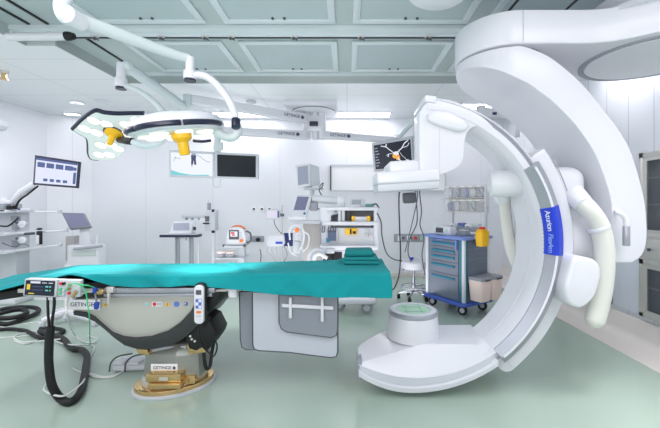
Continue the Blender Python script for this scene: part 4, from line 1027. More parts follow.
for k, ((a, b), (c, d)) in enumerate(rails):
    r = MB().cyl(P(a, b, Y), P(c, d, Y + .1), .013, n=12).build('equipment_rail', WHITE, t)
    MB().bb(rx(c, Y + .1) - .02, rx(c, Y + .1) + .02, Y + .08, Y + .12, rz_(d, Y + .1) - .02, rz_(d, Y + .1) + .03, .004).build('rail_end', LGREY, r)
MB().cyl(P(25, 234, Y - .02), P(34, 233.3, Y - .02), .017, n=12).build('rail_grip', DGREY, t)
for py in (224.5, 240.5):
    c = P(19.5, py, Y - .14)
    g = MB().lathe([(.045, 0), (.045, -.02), (.04, -.024), (0, -.024)], c + Vector((0, .05, 0)), (0, 1, 0), 24).build('gauge', WHITE, t)
    MB().cyl(c + Vector((0, -.008, 0)), c + Vector((0, -.004, 0)), .018, n=14).build('gauge_hub', LGREY, g)
    MB().cyl(c + Vector((-.1, .06, .02)), c + Vector((0, .06, 0)), .015, n=10).build('pipe', DGREY, g)
for (px0, px1, py0, py1) in ((9, 15, 216, 221), (10, 14, 224, 230), (10, 14, 241, 247)):
    MB().bb(rx(px0, Y), rx(px1, Y), Y + .02, Y + .08, rz_(py1, Y), rz_(py0, Y), .004).build('valve', MGREY, t)
MB().tube([P(0, 226, Y - .05), P(8, 226, Y - .08), P(15, 221, Y - .06), P(18, 218, Y + .0)], .011).build('hose', BLACK, t)
MB().tube([P(2, 243, Y - .1), P(14, 247, Y - .1), P(22, 244, Y - .12), P(29, 246, Y - .1)], .006).build('hose', DGREY, t)
c0 = rz_(209.5, Y)
t = thing('power_supply', 'small blue-grey box on the top shelf of the tower', 'device', P(4, 209.5, Y))
MB().bb(rx(-4, Y), rx(11, Y), Y - .1, Y + .16, c0, c0 + .075, .01).build('case', MGREY, t)
MB().bb(rx(14.6, Y), rx(18, Y), Y - .12, Y, c0, c0 + .05, .006).build('black_box', BLACK, t)
t = thing('small_scanner_box', 'tiny white and blue box lying on the top rail of the tower', 'device', P(26, 211, Y))
MB().bb(rx(21, Y), rx(32, Y), Y - .03, Y + .05, rz_(210.2, Y), rz_(208, Y), .004).build('case', WHITE, t)
MB().bb(rx(20.5, Y), rx(22.5, Y), Y - .035, Y + .0, rz_(210, Y), rz_(208.3, Y)).build('blue_end', SCR_B, t)
t = thing('phone_holder', 'black wall phone holder hung on the middle tower rail', 'phone', P(39, 246, Y))
MB().bb(rx(37.5, Y), rx(41.5, Y), Y - .02, Y + .02, rz_(244.5, Y), rz_(231, Y), .006).build('holder', BLACK, t)
MB().bb(rx(38, Y), rx(40.5, Y), Y - .03, Y - .015, rz_(244, Y), rz_(235, Y), .003).build('handset', WHITE, t)
MB().ell(P(39.5, 229, Y + .01), (.035, .03, .015)).build('top_hook', BLACK, t)
# monitor on its white arm
t = thing('info_monitor', 'black-framed monitor with blue icons on white arm at left', 'monitor', (rx(14, Y), Y, c0))
q = Quad(P(34.8, 155, 4.5), P(80, 161.8, 4.35), P(77.8, 188.2, 4.35), P(32.8, 184.8, 4.5))
f = MB(); q.rect(f, 0, 1, 0, 1, -.02, 0, .004); b = f.build('bezel', NAVY, t)
f = MB(); q.rect(f, .045, .955, .075, .93, 0, .003); s = f.build('screen', SCR_L, b)
f = MB()
q.rect(f, .045, .955, .075, .15, .003, .0036)
for k in range(4): q.rect(f, .08 + .205 * k, .25 + .205 * k, .21, .38, .003, .0036)
for k in range(4): q.rect(f, .235 + .145 * k, .33 + .145 * k, .75, .85, .003, .0036)
q.rect(f, .86, .945, .24, .36, .003, .0036); q.rect(f, .885, .945, .43, .86, .003, .0036)
f.build('icons', SCR_B, b)
MB().tube([P(36, 184, 4.54), P(28, 188.5, 4.54), P(21, 193, 4.54), P(13, 202, 4.55)], [.05, .04], n=14, smooth=3).build('arm', WHITE, t)
MB().tube([P(38, 186, 4.52), P(28, 194, 4.51), P(20, 200, 4.51), P(15, 208, 4.52)], .012).build('cable', BLACK, t)
MB().cyl(P(8, 201, 4.56), P(8, 209.4, 4.56), .05, n=20, bev=.006).cyl(P(4, 197, 4.56), P(4, 202, 4.56), .04, n=16).bb(rx(0, Y), rx(14, Y), 4.5, 4.6, rz_(204, Y), rz_(200, Y), .01).build('arm_base', WHITE2, t)
# ---- device trolley with tablet
Y = 4.75
t = thing('tablet_trolley', 'white trolley with tilted grey tablet screen and front handle bar', 'trolley', (rx(82, Y), Y + .2, 0))
MB().bb(rx(66, Y), rx(98, Y), Y, Y + .18, .15, rz_(245, Y), .03, 3).build('body', WHITE, t)
MB().bb(rx(64, Y), rx(100, Y), Y - .03, Y + .21, .1, .16, .02).build('base', LGREY, t)
for x in (66, 99):
    for y in (.02, .16): caster(t, (rx(x, Y), Y + y, 0))
MB().bb(rx(72, Y), rx(96, Y), Y - .012, Y + .02, rz_(256, Y), rz_(250, Y), .004).build('slot', mat('slot_grey', (196, 206, 206), .4), t)
MB().cyl(P(74, 249, Y - .06), P(102, 246, Y - .06), .02, n=14).build('handle_bar', SILVER, t)
MB().cyl(P(97, 246, Y), P(97.5, 235, Y), .013, n=10).build('post', WHITE, t)
MB().bb(rx(59.5, Y), rx(68, Y), Y + .1, Y + .4, .5, rz_(237, Y), .006).build('side_panel', mat('warm_grey_panel', (176, 174, 174), .45), t)
MB().prism([(rx(75, Y), rz_(247, Y)), (rx(76, Y), rz_(228, Y)), (rx(86, Y), rz_(228, Y)), (rx(87, Y), rz_(247, Y))], Y + .06, Y + .16, 'XZ', bev=.012).build('neck', WHITE, t)
q = Quad(P(61, 212.2, Y + .12), P(84, 212.8, Y + .12), P(91.2, 227, Y - .02), P(69.5, 229.2, Y - .02))
f = MB(); q.rect(f, 0, 1, 0, 1, -.04, 0, .012); h = f.build('tablet', mat('tablet_grey', (112, 116, 126), .4), t)
f = MB(); q.rect(f, .06, .95, .08, .88, 0, .003); f.build('screen', mat('screen_lavender', (120, 124, 152), .15, var=0, emit=.3), h)
# ---- contrast injector, its trolley and display
Y = 5.2
t = thing('injector_trolley', 'narrow trolley with dark navy top left of the injector column', 'trolley', (rx(181, Y), Y + .1, 0))
MB().bb(rx(162.8, Y), rx(200, Y), Y - .1, Y + .08, rz_(236.8, Y), rz_(234.2, Y), .008).build('top', NAVY, t)
MB().bb(rx(164, Y), rx(199, Y), Y - .09, Y + .07, rz_(234.3, Y), rz_(233.6, Y), .003).build('top_mat', LGREY, t)
for a in (175, 177.3, 189, 191): MB().bb(rx(a, Y) - .012, rx(a, Y) + .012, Y + .02, Y + .06, .2, rz_(237, Y)).build('leg', MGREY, t)
MB().bb(rx(194, Y), rx(196, Y), Y + .1, Y + .13, .1, rz_(237, Y)).build('leg', WHITE, t)
MB().bb(rx(180, Y), rx(186, Y), Y - .02, Y + .05, rz_(241, Y), rz_(236.7, Y), .006).build('bracket', LGREY, t)
MB().bb(rx(172, Y), rx(195, Y), Y - .08, Y + .22, .1, .24, .02).build('base', WHITE, t)
for x in (173, 194):
    for y in (-.05, .19): caster(t, (rx(x, Y), Y + y, 0), .045)
zt = rz_(233.6, Y)
t = thing('injector_display', 'white sloped display unit standing on the navy trolley top', 'display', (rx(182, Y), Y, zt))
L = [[(rx(a, Y), Y - .05, zt), (rx(b, Y), Y - .05, zt), (rx(b, Y), Y + .12, zt), (rx(a, Y), Y + .12, zt)] if k == 0 else [(rx(a, Y), Y + .03, rz_(222, Y)), (rx(b, Y), Y + .03, rz_(222, Y)), (rx(b, Y), Y + .1, rz_(222, Y)), (rx(a, Y), Y + .1, rz_(222, Y))] for k, (a, b) in enumerate(((170, 192.5), (172, 192)))]
MB().loops(L, bev=.015, ang=30, seg=3).build('case', WHITE, t)
q = Quad(P(173.5, 223.2, Y + .012), P(188.8, 223.2, Y + .012), P(189.3, 230, Y - .048), P(173, 230, Y - .048))
f = MB(); q.rect(f, 0, 1, 0, 1, -.006, .006); f.build('screen', SCR_G, t)
MB().cyl(P(194.5, 230, Y), P(194.5, 227, Y), .02, n=12).build('knob', BLACK, t)
t = thing('contrast_injector', 'tall white injector head with grey syringe and long side arm', 'injector', (rx(209, Y + .3), Y + .3, 0))
Yi = 5.4
MB().bb(rx(204.5, Yi), rx(215, Yi), Yi, Yi + .16, rz_(231, Yi), rz_(210, Yi), .02, 3).build('head', LGREY, t)
MB().bb(rx(180.5, Yi), rx(206, Yi), Yi + .03, Yi + .13, rz_(218.5, Yi), rz_(214.5, Yi), .012).build('side_arm', LGREY, t)
for a in (185, 191, 198): MB().bb(rx(a, Yi), rx(a + 1.5, Yi), Yi + .0, Yi + .04, rz_(220, Yi), rz_(217.5, Yi)).build('clip', MGREY, t)
MB().bb(rx(200, Yi), rx(205.5, Yi), Yi - .02, Yi + .1, rz_(224.5, Yi), rz_(218, Yi), .01).build('arm_joint', WHITE2, t)
for i in range(2):
    for j in range(3): MB().bb(rx(205 + 2.3 * i, Yi), rx(206.9 + 2.3 * i, Yi), Yi - .008, Yi, rz_(217.6 + 1.7 * j, Yi), rz_(216.3 + 1.7 * j, Yi)).build('button', DGREY, t)
MB().bb(rx(203.5, Yi), rx(209.5, Yi), Yi - .03, Yi, rz_(224, Yi), rz_(222.8, Yi)).build('lever', BLACK, t)
MB().cyl(P(209, 210, Yi + .08), P(209, 203, Yi + .08), .028, n=16).build('syringe', MGREY, t)
MB().cyl(P(209, 203, Yi + .08), P(208.5, 200.5, Yi + .08), .008, n=10).build('syringe_tip', LGREY, t)
for px, py in ((213.2, 231.5), (213.2, 211)): MB().cyl(P(px - 1, py, Yi + .02), P(px + 1.4, py, Yi + .02), .025, n=14).build('knob', BLACK, t)
MB().cyl((rx(211, Yi), Yi + .1, rz_(231, Yi)), (rx(211, Yi), Yi + .1, .1), .03, n=16).build('stand_post', WHITE2, t)
MB().bb(rx(203, Yi), rx(219, Yi), Yi - .08, Yi + .28, 0, .1, .02).build('stand_base', WHITE2, t)
# ---- defibrillator trolley
Y = 5.1
t = thing('defibrillator_trolley', 'slim white trolley carrying the orange-handled defibrillator', 'trolley', (rx(236, Y), Y + .1, 0))
ztop = rz_(245, Y)
MB().bb(rx(223.5, Y), rx(245, Y), Y - .1, Y + .25, ztop - .025, ztop, .008).build('top', LGREY, t)
for a in (223.8, 244.5): MB().cyl(P(a, 245.6, Y - .1), P(a, 245.6, Y - .07), .02, n=12).build('bumper', DGREY, t)
MB().bb(rx(237, Y), rx(244, Y), Y + .0, Y + .12, .12, ztop - .02, .01).build('column', LGREY, t)
MB().bb(rx(216, Y), rx(245, Y), Y - .12, Y + .25, .5, .515, .004).build('shelf', LGREY, t)
MB().bb(rx(218, Y), rx(245, Y), Y - .1, Y + .24, .08, .14, .02).build('base', WHITE2, t)
for x in (219, 244):
    for y in (-.07, .2): caster(t, (rx(x, Y), Y + y, 0), .035)
t = thing('defibrillator', 'white defibrillator with orange handle and small lit screen', 'defibrillator', (rx(236, Y), Y, ztop))
body = [(227, 244.6), (228, 233), (230.5, 229), (234, 227), (241, 227.2), (245, 230), (247, 238), (246.5, 243), (244, 244.6)]
MB().prism([(x, max(z, ztop)) for x, z in XP(body, Y)], Y - .06, Y + .16, 'XZ', bev=.015, seg=3, ang=50).build('case', WHITE, t)
MB().tube([P(230.5, 229.5, Y + .03), P(234, 226.2, Y + .03), P(240, 226, Y + .03), P(245.5, 229, Y + .03)], .012).build('handle', ORANGE, t)
q = flatq(229, 239, 230, 239.5, Y - .062)
f = MB(); q.rect(f, 0, 1, 0, 1, -.004, .004, .002); s = f.build('screen', DGREY, t)
f = MB(); q.rect(f, .15, .85, .15, .7, .004, .005); f.build('readout', SCR_W, s); f = MB(); q.rect(f, .2, .55, .22, .4, .005, .0055); q.rect(f, .3, .6, .45, .6, .005, .0055); f.build('readout', RED, s)
c = P(241.5, 240.5, Y - .06); MB().cyl(c, c + Vector((0, -.02, 0)), .024, n=18).build('dial', ORANGE, t)
for k in range(3): MB().bb(rx(240.5, Y), rx(243, Y), Y - .066, Y - .058, rz_(233 + 2 * k, Y), rz_(231.8 + 2 * k, Y)).build('button', LGREY, t)
MB().tube([P(246, 231, Y), P(250, 233, Y), P(251, 239, Y), P(248, 243, Y), P(246, 240, Y)], .012).build('cord', DGREY, t)
for k, (px, w) in enumerate(((222, 'left'), (231.5, 'right'))):
    b = thing('supply_jar', 'clear supply jar with pale lid on lower trolley shelf, %s one' % w, 'jar', (rx(px, Y), Y - .03, .516), group='jars under the defibrillator')
    MB().cyl((rx(px, Y), Y - .03, .516), (rx(px, Y), Y - .03, .576), .062, n=24, bev=.006).build('jar_body', CLEAR, b)
    MB().cyl((rx(px, Y), Y - .03, .576), (rx(px, Y), Y - .03, .6), .066, n=24, bev=.004).build('lid', PINK, b)
    MB().cyl((rx(px, Y), Y - .03, .518), (rx(px, Y), Y - .03, .555), .05, n=18).build('contents', MGREY, b)
# ---- respirator column with small display
Y = 5.45
t = thing('infusion_stand', 'thin steel stand with white pump unit between defibrillator and ventilator', 'stand', (rx(282, Y), Y, 0))
MB().cyl((rx(282, Y), Y, .06), (rx(282, Y), Y, rz_(205, Y)), .014, n=12).build('pole', STEEL, t)
for k in range(5):
    a = 2 * PI * k / 5; e = Vector((rx(282, Y) + .26 * math.cos(a), Y + .26 * math.sin(a), 0))
    MB().cyl((rx(282, Y), Y, .08), e + Vector((0, 0, .06)), .016, n=10).build('leg', STEEL, t)
    MB().cyl(e, e + Vector((0, 0, .06)), .02, n=12).build('foot', DGREY, t)
MB().prism(XP([(266, 245), (268, 236.5), (273, 235), (284, 235), (285, 243), (283, 246), (270, 247)], Y - .1), Y - .1, Y - .02, 'XZ', bev=.012).build('pump_unit', WHITE, t)
MB().bb(rx(275, 5.3), rx(282, 5.3), Y - .11, Y - .1, rz_(244, 5.34), rz_(241.8, 5.34)).build('blue_label', BLUE, t)
MB().bb(rx(284, Y), rx(293, Y), Y - .04, Y + .04, rz_(246, Y), rz_(233, Y), .01).build('navy_pouch', mat('pouch_navy', (40, 54, 110), .7), t)
MB().cyl(P(280, 215, Y - .02), P(284, 215, Y - .02), .022, n=12).build('clamp', DGREY, t)
for k in range(3): MB().tube([P(268 + k * 4, 247, Y - .06), P(267 + k * 5, 252, Y - .08), P(273 + k * 2, 257, Y - .06), P(276, 270, Y - .04)], .006).build('tubing', LGREY, t)
MB().tube([P(284, 246, Y - .05), P(287, 254, Y - .06), P(284, 262, Y - .05)], .007).build('tubing', MGREY, t)
MB().tube([P(260, 249, Y), P(261, 256, Y), P(260.5, 268, Y), P(268, 274, Y)], .007).build('cable', DGREY, t)
t = thing('pump_display', 'small grey-framed display clamped to the steel stand', 'display', (rx(273, Y), Y - .05, rz_(219, Y)))
q = flatq(266, 280, 209.5, 219, Y - .06)
f = MB(); q.rect(f, 0, 1, 0, 1, -.04, 0, .006); f.build('case', LGREY, t)
f = MB(); q.rect(f, .06, .78, .12, .88, 0, .003); f.build('screen', mat('screen_pale', (216, 212, 230), .2, var=0, emit=.4), t)
f = MB(); q.rect(f, .82, .95, .15, .85, 0, .003); f.build('keypad', SCR_B, t)
MB().tube([P(274, 219.5, Y - .07), P(275, 225, Y - .05), P(279, 231, Y - .02), P(282, 234, Y - .01)], .006).build('cable', DGREY, t)
# ---- anaesthesia machine
mat('screen_slate_dark', (84, 96, 124), .2, var=0, emit=.5)
Y = 4.35
t = AM = thing('anaesthesia_machine', 'white anaesthesia machine with recessed shelf and drawer panels behind the table', 'anaesthesia machine', (rx(350, Y), Y + .25, 0))
MB().bb(rx(322, Y), rx(376.5, Y), Y + .02, Y + .5, rz_(250, Y), rz_(228, Y), .015).build('body', WHITE2, t)
# upper shelf box: open front with posts
for a, b in ((320, 331), (374, 378.5)): MB().bb(rx(a, Y), rx(b, Y), Y, Y + .5, rz_(250, Y), rz_(208, Y), .012).build('side_post', WHITE, t)
MB().bb(rx(320, Y), rx(378.5, Y), Y - .02, Y + .5, rz_(210.5, Y), rz_(207, Y), .01).build('top_shelf', WHITE, t)
MB().bb(rx(320, Y), rx(378.5, Y), Y - .02, Y + .5, rz_(225, Y), rz_(221.5, Y), .008).build('middle_shelf', WHITE, t)
MB().bb(rx(331, Y), rx(374, Y), Y + .3, Y + .49, rz_(222, Y), rz_(210, Y)).build('recess_back', MGREY, t)
MB().bb(rx(341.5, Y), rx(348, Y), Y + .02, Y + .2, rz_(221.5, Y), rz_(209, Y), .006).build('module', WHITE2, t)
MB().bb(rx(344.8, Y), rx(347.8, Y), Y + .005, Y + .03, rz_(221, Y), rz_(210.5, Y)).build('module_slot', BLACK, t)
MB().bb(rx(338, Y), rx(341, Y), Y - .01, Y + .1, rz_(222, Y), rz_(206, Y), .006).build('module', LGREY, t)
q = flatq(349, 373.5, 210.5, 221, Y + .02)
f = MB(); q.rect(f, 0, 1, 0, .06, -.1, .0); q.rect(f, 0, .03, 0, 1, -.1, 0); f.build('bay_frame', DGREY, t)
# worktop and lower body
MB().bb(rx(321, Y - .1), rx(377, Y - .1), Y - .12, Y + .45, rz_(250, Y - .1), rz_(245.5, Y - .1), .012).build('worktop', WHITE, t)
MB().bb(rx(324, Y), rx(374, Y), Y, Y + .45, .2, rz_(250, Y), .015).build('lower_body', WHITE2, t)
MB().bb(rx(336, Y), rx(374, Y), Y - .3, Y + .5, .12, .18, .02, 3).build('base', WHITE, t)
MB().bb(rx(327, Y), rx(342, Y), Y - .02, Y + .02, rz_(263, Y), rz_(252, Y), .006).build('open_bay', BLACK, t)
for x, y in ((340, -.1), (366, -.22), (341, .4), (371, .4)): caster(t, (rx(x, Y), Y + y, 0), .07, .05, PI * .4, MGREY)
# display and coloured items on the panel
q = flatq(326.5, 338, 229, 242, Y - .005)
f = MB(); q.rect(f, 0, 1, 0, 1, 0, .02, .004); s = f.build('panel_display', LGREY, t); f = MB(); q.rect(f, .1, .85, .1, .9, .02, .022); f.build('screen', MATS['screen_slate_dark'], s)
f = MB(); q.rect(f, 0, .3, .7, 1, .02, .04); f.build('teal_tap', TRIMTEAL, t)
q = flatq(345, 357, 228, 234.5, Y - .0)
f = MB(); q.rect(f, 0, 1, 0, 1, 0, .05, .008); o = f.build('vaporizer', YELLOW, t)
f = MB(); q.rect(f, .4, .55, .1, .9, .05, .056); q.rect(f, .65, .9, .45, .85, .05, .056); f.build('vaporizer_window', BLACK, o)
for u in (365, 369):
    q = flatq(u, u + 3, 229, 240, Y + .005); f = MB(); q.rect(f, 0, 1, 0, .3, 0, .012); q.rect(f, 0, 1, .45, .65, 0, .012); f.build('gauge_cluster', LGREY, t)
q = flatq(365, 372, 234.5, 236, Y + .003); f = MB(); q.rect(f, 0, 1, 0, 1, 0, .006); f.build('orange_strip', ORANGE, t)
for px in (323, 329, 334): MB().tube([P(px, 226, Y - .02), P(px - 1, 231, Y - .06), P(px + 1, 232, Y - .06), P(px + 2, 226, Y - .02)], .006).build('hook', DGREY, t)
MB().tube([P(321, 222, Y - .02), P(320, 232, Y - .04), P(320.5, 245, Y - .04)], .012).build('hose', MGREY, t)
# breathing unit at the left of the machine
bx_ = MB()
for k, (pts, r) in enumerate(((([290, 240], [290, 229], [297, 225], [303, 229], [304, 240], [300, 250]), .011), (([305, 232], [309, 236], [308, 246], [303, 252]), .009), (([288, 243], [291, 252], [297, 256]), .009))):
    MB().tube([P(x, y, Y - .12 - .02 * k) for x, y in pts], r, n=12).build('breathing_hose', WHITE2, t)
MB().cyl(P(297, 240, Y - .05), P(297, 229, Y - .05), .055, n=24, bev=.01).build('absorber', CLEAR, t)
MB().cyl(P(297, 253, Y - .05), P(297, 241, Y - .05), .05, n=24, bev=.01).build('absorber_base', LGREY, t)
MB().cyl(P(297, 230, Y - .15), P(297, 230, Y - .10), .028, n=16).build('orange_valve', ORANGE, t)
MB().bb(rx(290, Y), rx(322, Y), Y + .0, Y + .1, rz_(224, Y), rz_(220.5, Y), .008).build('support_bar', LGREY, t)
MB().bb(rx(302, Y), rx(321, Y), Y + .1, Y + .18, rz_(265, Y), rz_(224, Y), .008).build('back_plate', mat('plate_taupe', (176, 172, 170), .45), t)
MB().tube([P(309, 262, Y - .2), P(310, 254, Y - .22), P(316, 249, Y - .22), P(322, 251, Y - .2), P(324, 258, Y - .18)], .026, n=14).build('breathing_hose', LGREY, t)
MB().tube([P(314, 262, Y - .25), P(315, 256, Y - .26), P(320, 254, Y - .25), P(327, 258, Y - .22)], .022, n=14).build('breathing_hose', WHITE2, t)
MB().bb(rx(323, Y - .1), rx(332, Y - .1), Y - .12, Y, rz_(262, Y - .1), rz_(253, Y - .1), .02).build('black_bag', BLACK, t)
MB().bb(rx(326, Y), rx(335, Y), Y - .15, Y - .06, rz_(252, Y), rz_(247, Y), .015).build('tap_block', LGREY, t)
# monitor arm above the machine
MB().tube([P(312, 198.5, Y + .12), P(325, 199.5, Y + .14), P(340, 201, Y + .15)], .05, n=14, flat=1.0).build('monitor_arm', WHITE2, t)
MB().bb(rx(337, Y), rx(345, Y), Y + .05, Y + .25, rz_(208, Y), rz_(196.5, Y), .02).build('arm_base', WHITE2, t)
MB().ell(P(330, 212, Y + .05), (.07, .06, .05)).tube([P(326, 208, Y + .05), P(329, 213, Y + .05), P(336, 213, Y + .06), P(342, 208, Y + .06)], .02).build('sensor_holder', LGREY, t)
MB().tube([P(316, 207, Y + .08), P(322, 211, Y + .05), P(328, 217, Y + .02), P(336, 220, Y)], .005).build('cable', DGREY, t)
MB().tube([P(377, 213, Y), P(381, 222, Y), P(382, 236, Y), P(386, 252, Y), P(393, 259, Y + .02), P(402, 261, Y + .05)], .008).build('cable', DGREY, t)
t = thing('ventilator_screen', 'white tilted touch-screen at left of the anaesthesia machine', 'monitor', (rx(302, Y), Y, rz_(220, Y)))
q = Quad(P(297, 194.5, Y + .05), P(312, 195, Y + .05), P(306, 217, Y - .08), P(290.5, 217, Y - .08))
f = MB(); q.rect(f, 0, 1, 0, 1, -.08, 0, .012); f.build('case', WHITE, t)
f = MB(); q.rect(f, .07, .82, .10, .70, 0, .004); f.build('screen', mat('screen_violet', (112, 116, 146), .15, var=0, emit=.4), t)
f = MB(); c = q.at(.85, .86, 0); f.cyl(c, c + q.n * .02, .014, n=14); f.build('knob', TRIMTEAL, t)
f = MB(); f.tube([q.at(.0, .98, .02), q.at(.0, 1.08, .03), q.at(.7, 1.08, .03), q.at(.85, .98, .02)], .01, smooth=3); f.build('handle', WHITE2, t)
MB().cyl(P(308, 205, Y + .1), P(314, 205, Y + .14), .06, n=16).bb(rx(309, Y), rx(317, Y), Y + .05, Y + .2, rz_(211, Y), rz_(202, Y), .015).build('tilt_joint', MGREY, t)
t = thing('box_monitor', 'deep grey-white monitor at the top of anaesthesia machine', 'monitor', (rx(308, Y), Y + .25, rz_(190, Y)))
Ym = 4.5
q = Quad(P(296, 165, Ym), P(309.3, 163.2, Ym + .04), P(310.3, 186, Ym + .04), P(297, 188.5, Ym))
f = MB(); q.rect(f, 0, 1, 0, 1, -.06, 0, .01); f.build('bezel', WHITE2, t)
f = MB(); q.rect(f, .09, .88, .10, .88, 0, .004); f.build('screen', mat('screen_slate', (140, 152, 170), .15, var=0, emit=.25), t)
MB().loops([[P(309, 163.5, Ym + .08), P(310, 186.5, Ym + .08), P(310, 186.5, Ym + .3), P(309, 163.5, Ym + .3)], [P(319, 167, Ym + .12), P(320, 185, Ym + .12), P(320, 185, Ym + .3), P(319, 167, Ym + .3)]], bev=.01).build('rear_case', LGREY, t)
MB().bb(rx(297.5, Ym), rx(310, Ym), Ym + .05, Ym + .3, rz_(186.5, Ym), rz_(164.5, Ym), .01).build('case', WHITE2, t)
MB().bb(rx(303, Ym), rx(322, Ym), Ym + .04, Ym + .3, rz_(189.5, Ym), rz_(187, Ym), .008).build('stand_plate', LGREY, t)
MB().cyl(P(312, 198, Ym + .1), P(312, 189, Ym + .1), .03, n=16).build('stand_post', LGREY, t)
MB().tube([P(319, 187, Ym), P(323, 183, Ym), P(322, 187, Ym), P(319, 190, Ym), P(322, 196, Ym)], .007).build('cable', DGREY, t)
# things on and in the machine
zt = rz_(207, Y)
t = thing('gas_monitor', 'small grey and teal monitor lying on top of anaesthesia machine', 'monitor', (rx(358, Y), Y + .1, zt))
MB().bb(rx(350.5, Y), rx(365.5, Y), Y + .02, Y + .2, zt, zt + .095, .01).build('case', LGREY, t)
q = flatq(352, 361, 200, 204.5, Y + .018); f = MB(); q.rect(f, 0, 1, 0, 1, 0, .006); f.build('screen', MGREY, t)
MB().bb(rx(350.5, Y), rx(360, Y), Y + .0, Y + .02, zt, zt + .03, .004).build('white_panel', WHITE, t)
MB().bb(rx(364, Y), rx(374, Y), Y + .04, Y + .16, zt, zt + .04, .01).build('teal_connector', mat('connector_teal', (110, 160, 164), .5), t)
MB().tube([P(372, 205, Y + .05), P(376, 204, Y + .03), P(379, 208, Y)], .01).build('cable', DGREY, t)
zs = rz_(221.5, Y)
t = thing('syringe_box', 'white box with yellow ends in the upper shelf of machine', 'box', (rx(362, Y), Y + .1, zs))
MB().bb(rx(354, Y), rx(368.5, Y), Y + .03, Y + .2, zs, zs + .06, .006).build('box_body', WHITE, t)
for a in (351.5, 367): MB().bb(rx(a, Y), rx(a + 3.5, Y), Y + .02, Y + .2, zs, zs + .068, .006).build('yellow_end', YELLOW, t)

# ------------------------------------------------------------------ stool
c = Vector((rx(413.5, 4.75), 4.75, 0))
t = thing('rolling_stool', 'round white stool on five casters left of the grey cart', 'stool', c)
MB().lathe([(0, .415), (.16, .415), (.172, .425), (.178, .46), (.173, .505), (.155, .522), (0, .526)], c, n=36).build('seat', WHITE, t)
MB().cyl(c + Vector((0, 0, .25)), c + Vector((0, 0, .44)), .016, n=14).cyl(c + Vector((0, 0, .09)), c + Vector((0, 0, .3)), .024, n=14).build('column', CHROME, t)
MB().tube([c + Vector((.165 * math.cos(2 * PI * k / 32), .165 * math.sin(2 * PI * k / 32), .17)) for k in range(33)], .011, n=8, smooth=0).build('foot_ring', CHROME, t)
for k in range(5):
    a = 2 * PI * k / 5 + .5; e = c + Vector((.2 * math.cos(a), .2 * math.sin(a), 0))
    MB().tube([c + Vector((0, 0, .11)), c.lerp(e, .5) + Vector((0, 0, .095)), e + Vector((0, 0, .07))], [.02, .014], smooth=3).build('leg', CHROME, t)
    MB().cyl(e + Vector((-.02, 0, .03)), e + Vector((.02, 0, .03)), .03, n=16, bev=.006).build('caster', BLACK, t)
    if k % 2 == 0: MB().cyl(c + Vector((.165 * math.cos(a), .165 * math.sin(a), .17)), c + Vector((.02 * math.cos(a), .02 * math.sin(a), .17)), .007, n=8).build('spoke', CHROME, t)
MB().cyl(c + Vector((-.1, -.05, .43)), c + Vector((-.16, -.1, .41)), .008, n=8).build('lever', BLACK, t)
t = thing('blue_ball', 'small blue and white ball lying on the stool seat', 'ball', c + Vector((-.03, 0, .526)))
MB().ell(c + Vector((-.03, 0, .551)), (.03, .03, .026)).build('ball', BLUE, t)
MB().ell(c + Vector((-.03, -.006, .567)), (.018, .018, .014)).build('white_cap', PAPER, t)
# cables hanging from the detector pod behind the C-arm
def hang(label, pts, r, m=BLACK): tag(MB().tube(pts, r, n=8).build('hanging_cable', m), label, 'cable', 'cables hanging behind the scanner')
hang('thick straight black cable hanging behind detector, leftmost', [P(402, 180, 3.6), P(399, 196, 3.6), P(399.5, 225, 3.6), P(400.5, 255, 3.6), P(399, 275, 3.6), P(395, 287, 3.6), P(391, 291, 3.6)], .007)
hang('slanting black cable between detector pod and wall panel', [P(416, 185, 3.5), P(417.5, 197, 3.5), P(414, 215, 3.5), P(408, 240, 3.5), P(405, 252, 3.5)], .005, DGREY)
hang('thin grey cable bowing beside the slanting black one', [P(415, 185, 3.55), P(416, 198, 3.55), P(417, 222, 3.55), P(410, 238, 3.55), P(408, 252, 3.55), P(411, 262, 3.55)], .006, DGREY)
hang('thin grey cable hanging nearest the grey cart', [P(419, 185, 3.5), P(420, 197, 3.5), P(421.5, 212, 3.5), P(420, 225, 3.5), P(424, 238, 3.5), P(422, 256, 3.5), P(425, 275, 3.5)], .006, DGREY)
# ------------------------------------------------------------------ grey supply cart (built square, then turned)
ang = math.radians(32); s_ = Vector((math.cos(ang), math.sin(ang), 0)); u_ = Vector((-math.sin(ang), math.cos(ang), 0))
FC = Vector((1.335, 4.0, 0)); W2, D2 = .22, .285
cc = FC + s_ * W2 + u_ * D2
def CL(x, y, z): return cc + s_ * x + u_ * y + Vector((0, 0, z))
t = CT = thing('supply_cart', 'grey drawer cart with blue top and base on casters', 'cart', cc, ang)
MB().bb(-W2, W2, -D2, D2, .15, .875, .008).build('body', CARTG, t)
outl = rrect(0, 0, 2 * W2 + .12, 2 * D2 + .10, .06)
MB().prism(outl, .875, .905, 'XY', bev=.006).build('top', CBLUE, t)
MB().prism(outl, .115, .155, 'XY', bev=.008).build('base', mat('cart_base_blue', (70, 100, 190), .4), t)
for sx, sy in ((-1, -1), (1, -1), (1, 1), (-1, 1)):
    MB().bb(sx * W2 - .018, sx * W2 + .018, sy * D2 - .018, sy * D2 + .018, .155, .875, .006).build('corner_post', WHITE2, t)
    o = caster(t, (sx * (W2 - .04), sy * (D2 - .05), 0), .055, .035, .3, BLACK)
MB().bb(-W2 + .02, -W2 + .05, -D2 - .012, -D2, .16, .87).bb(-W2 - .012, -W2, -D2 + .02, -D2 + .05, .16, .87).build('corner_trim', TRIMTEAL, t)
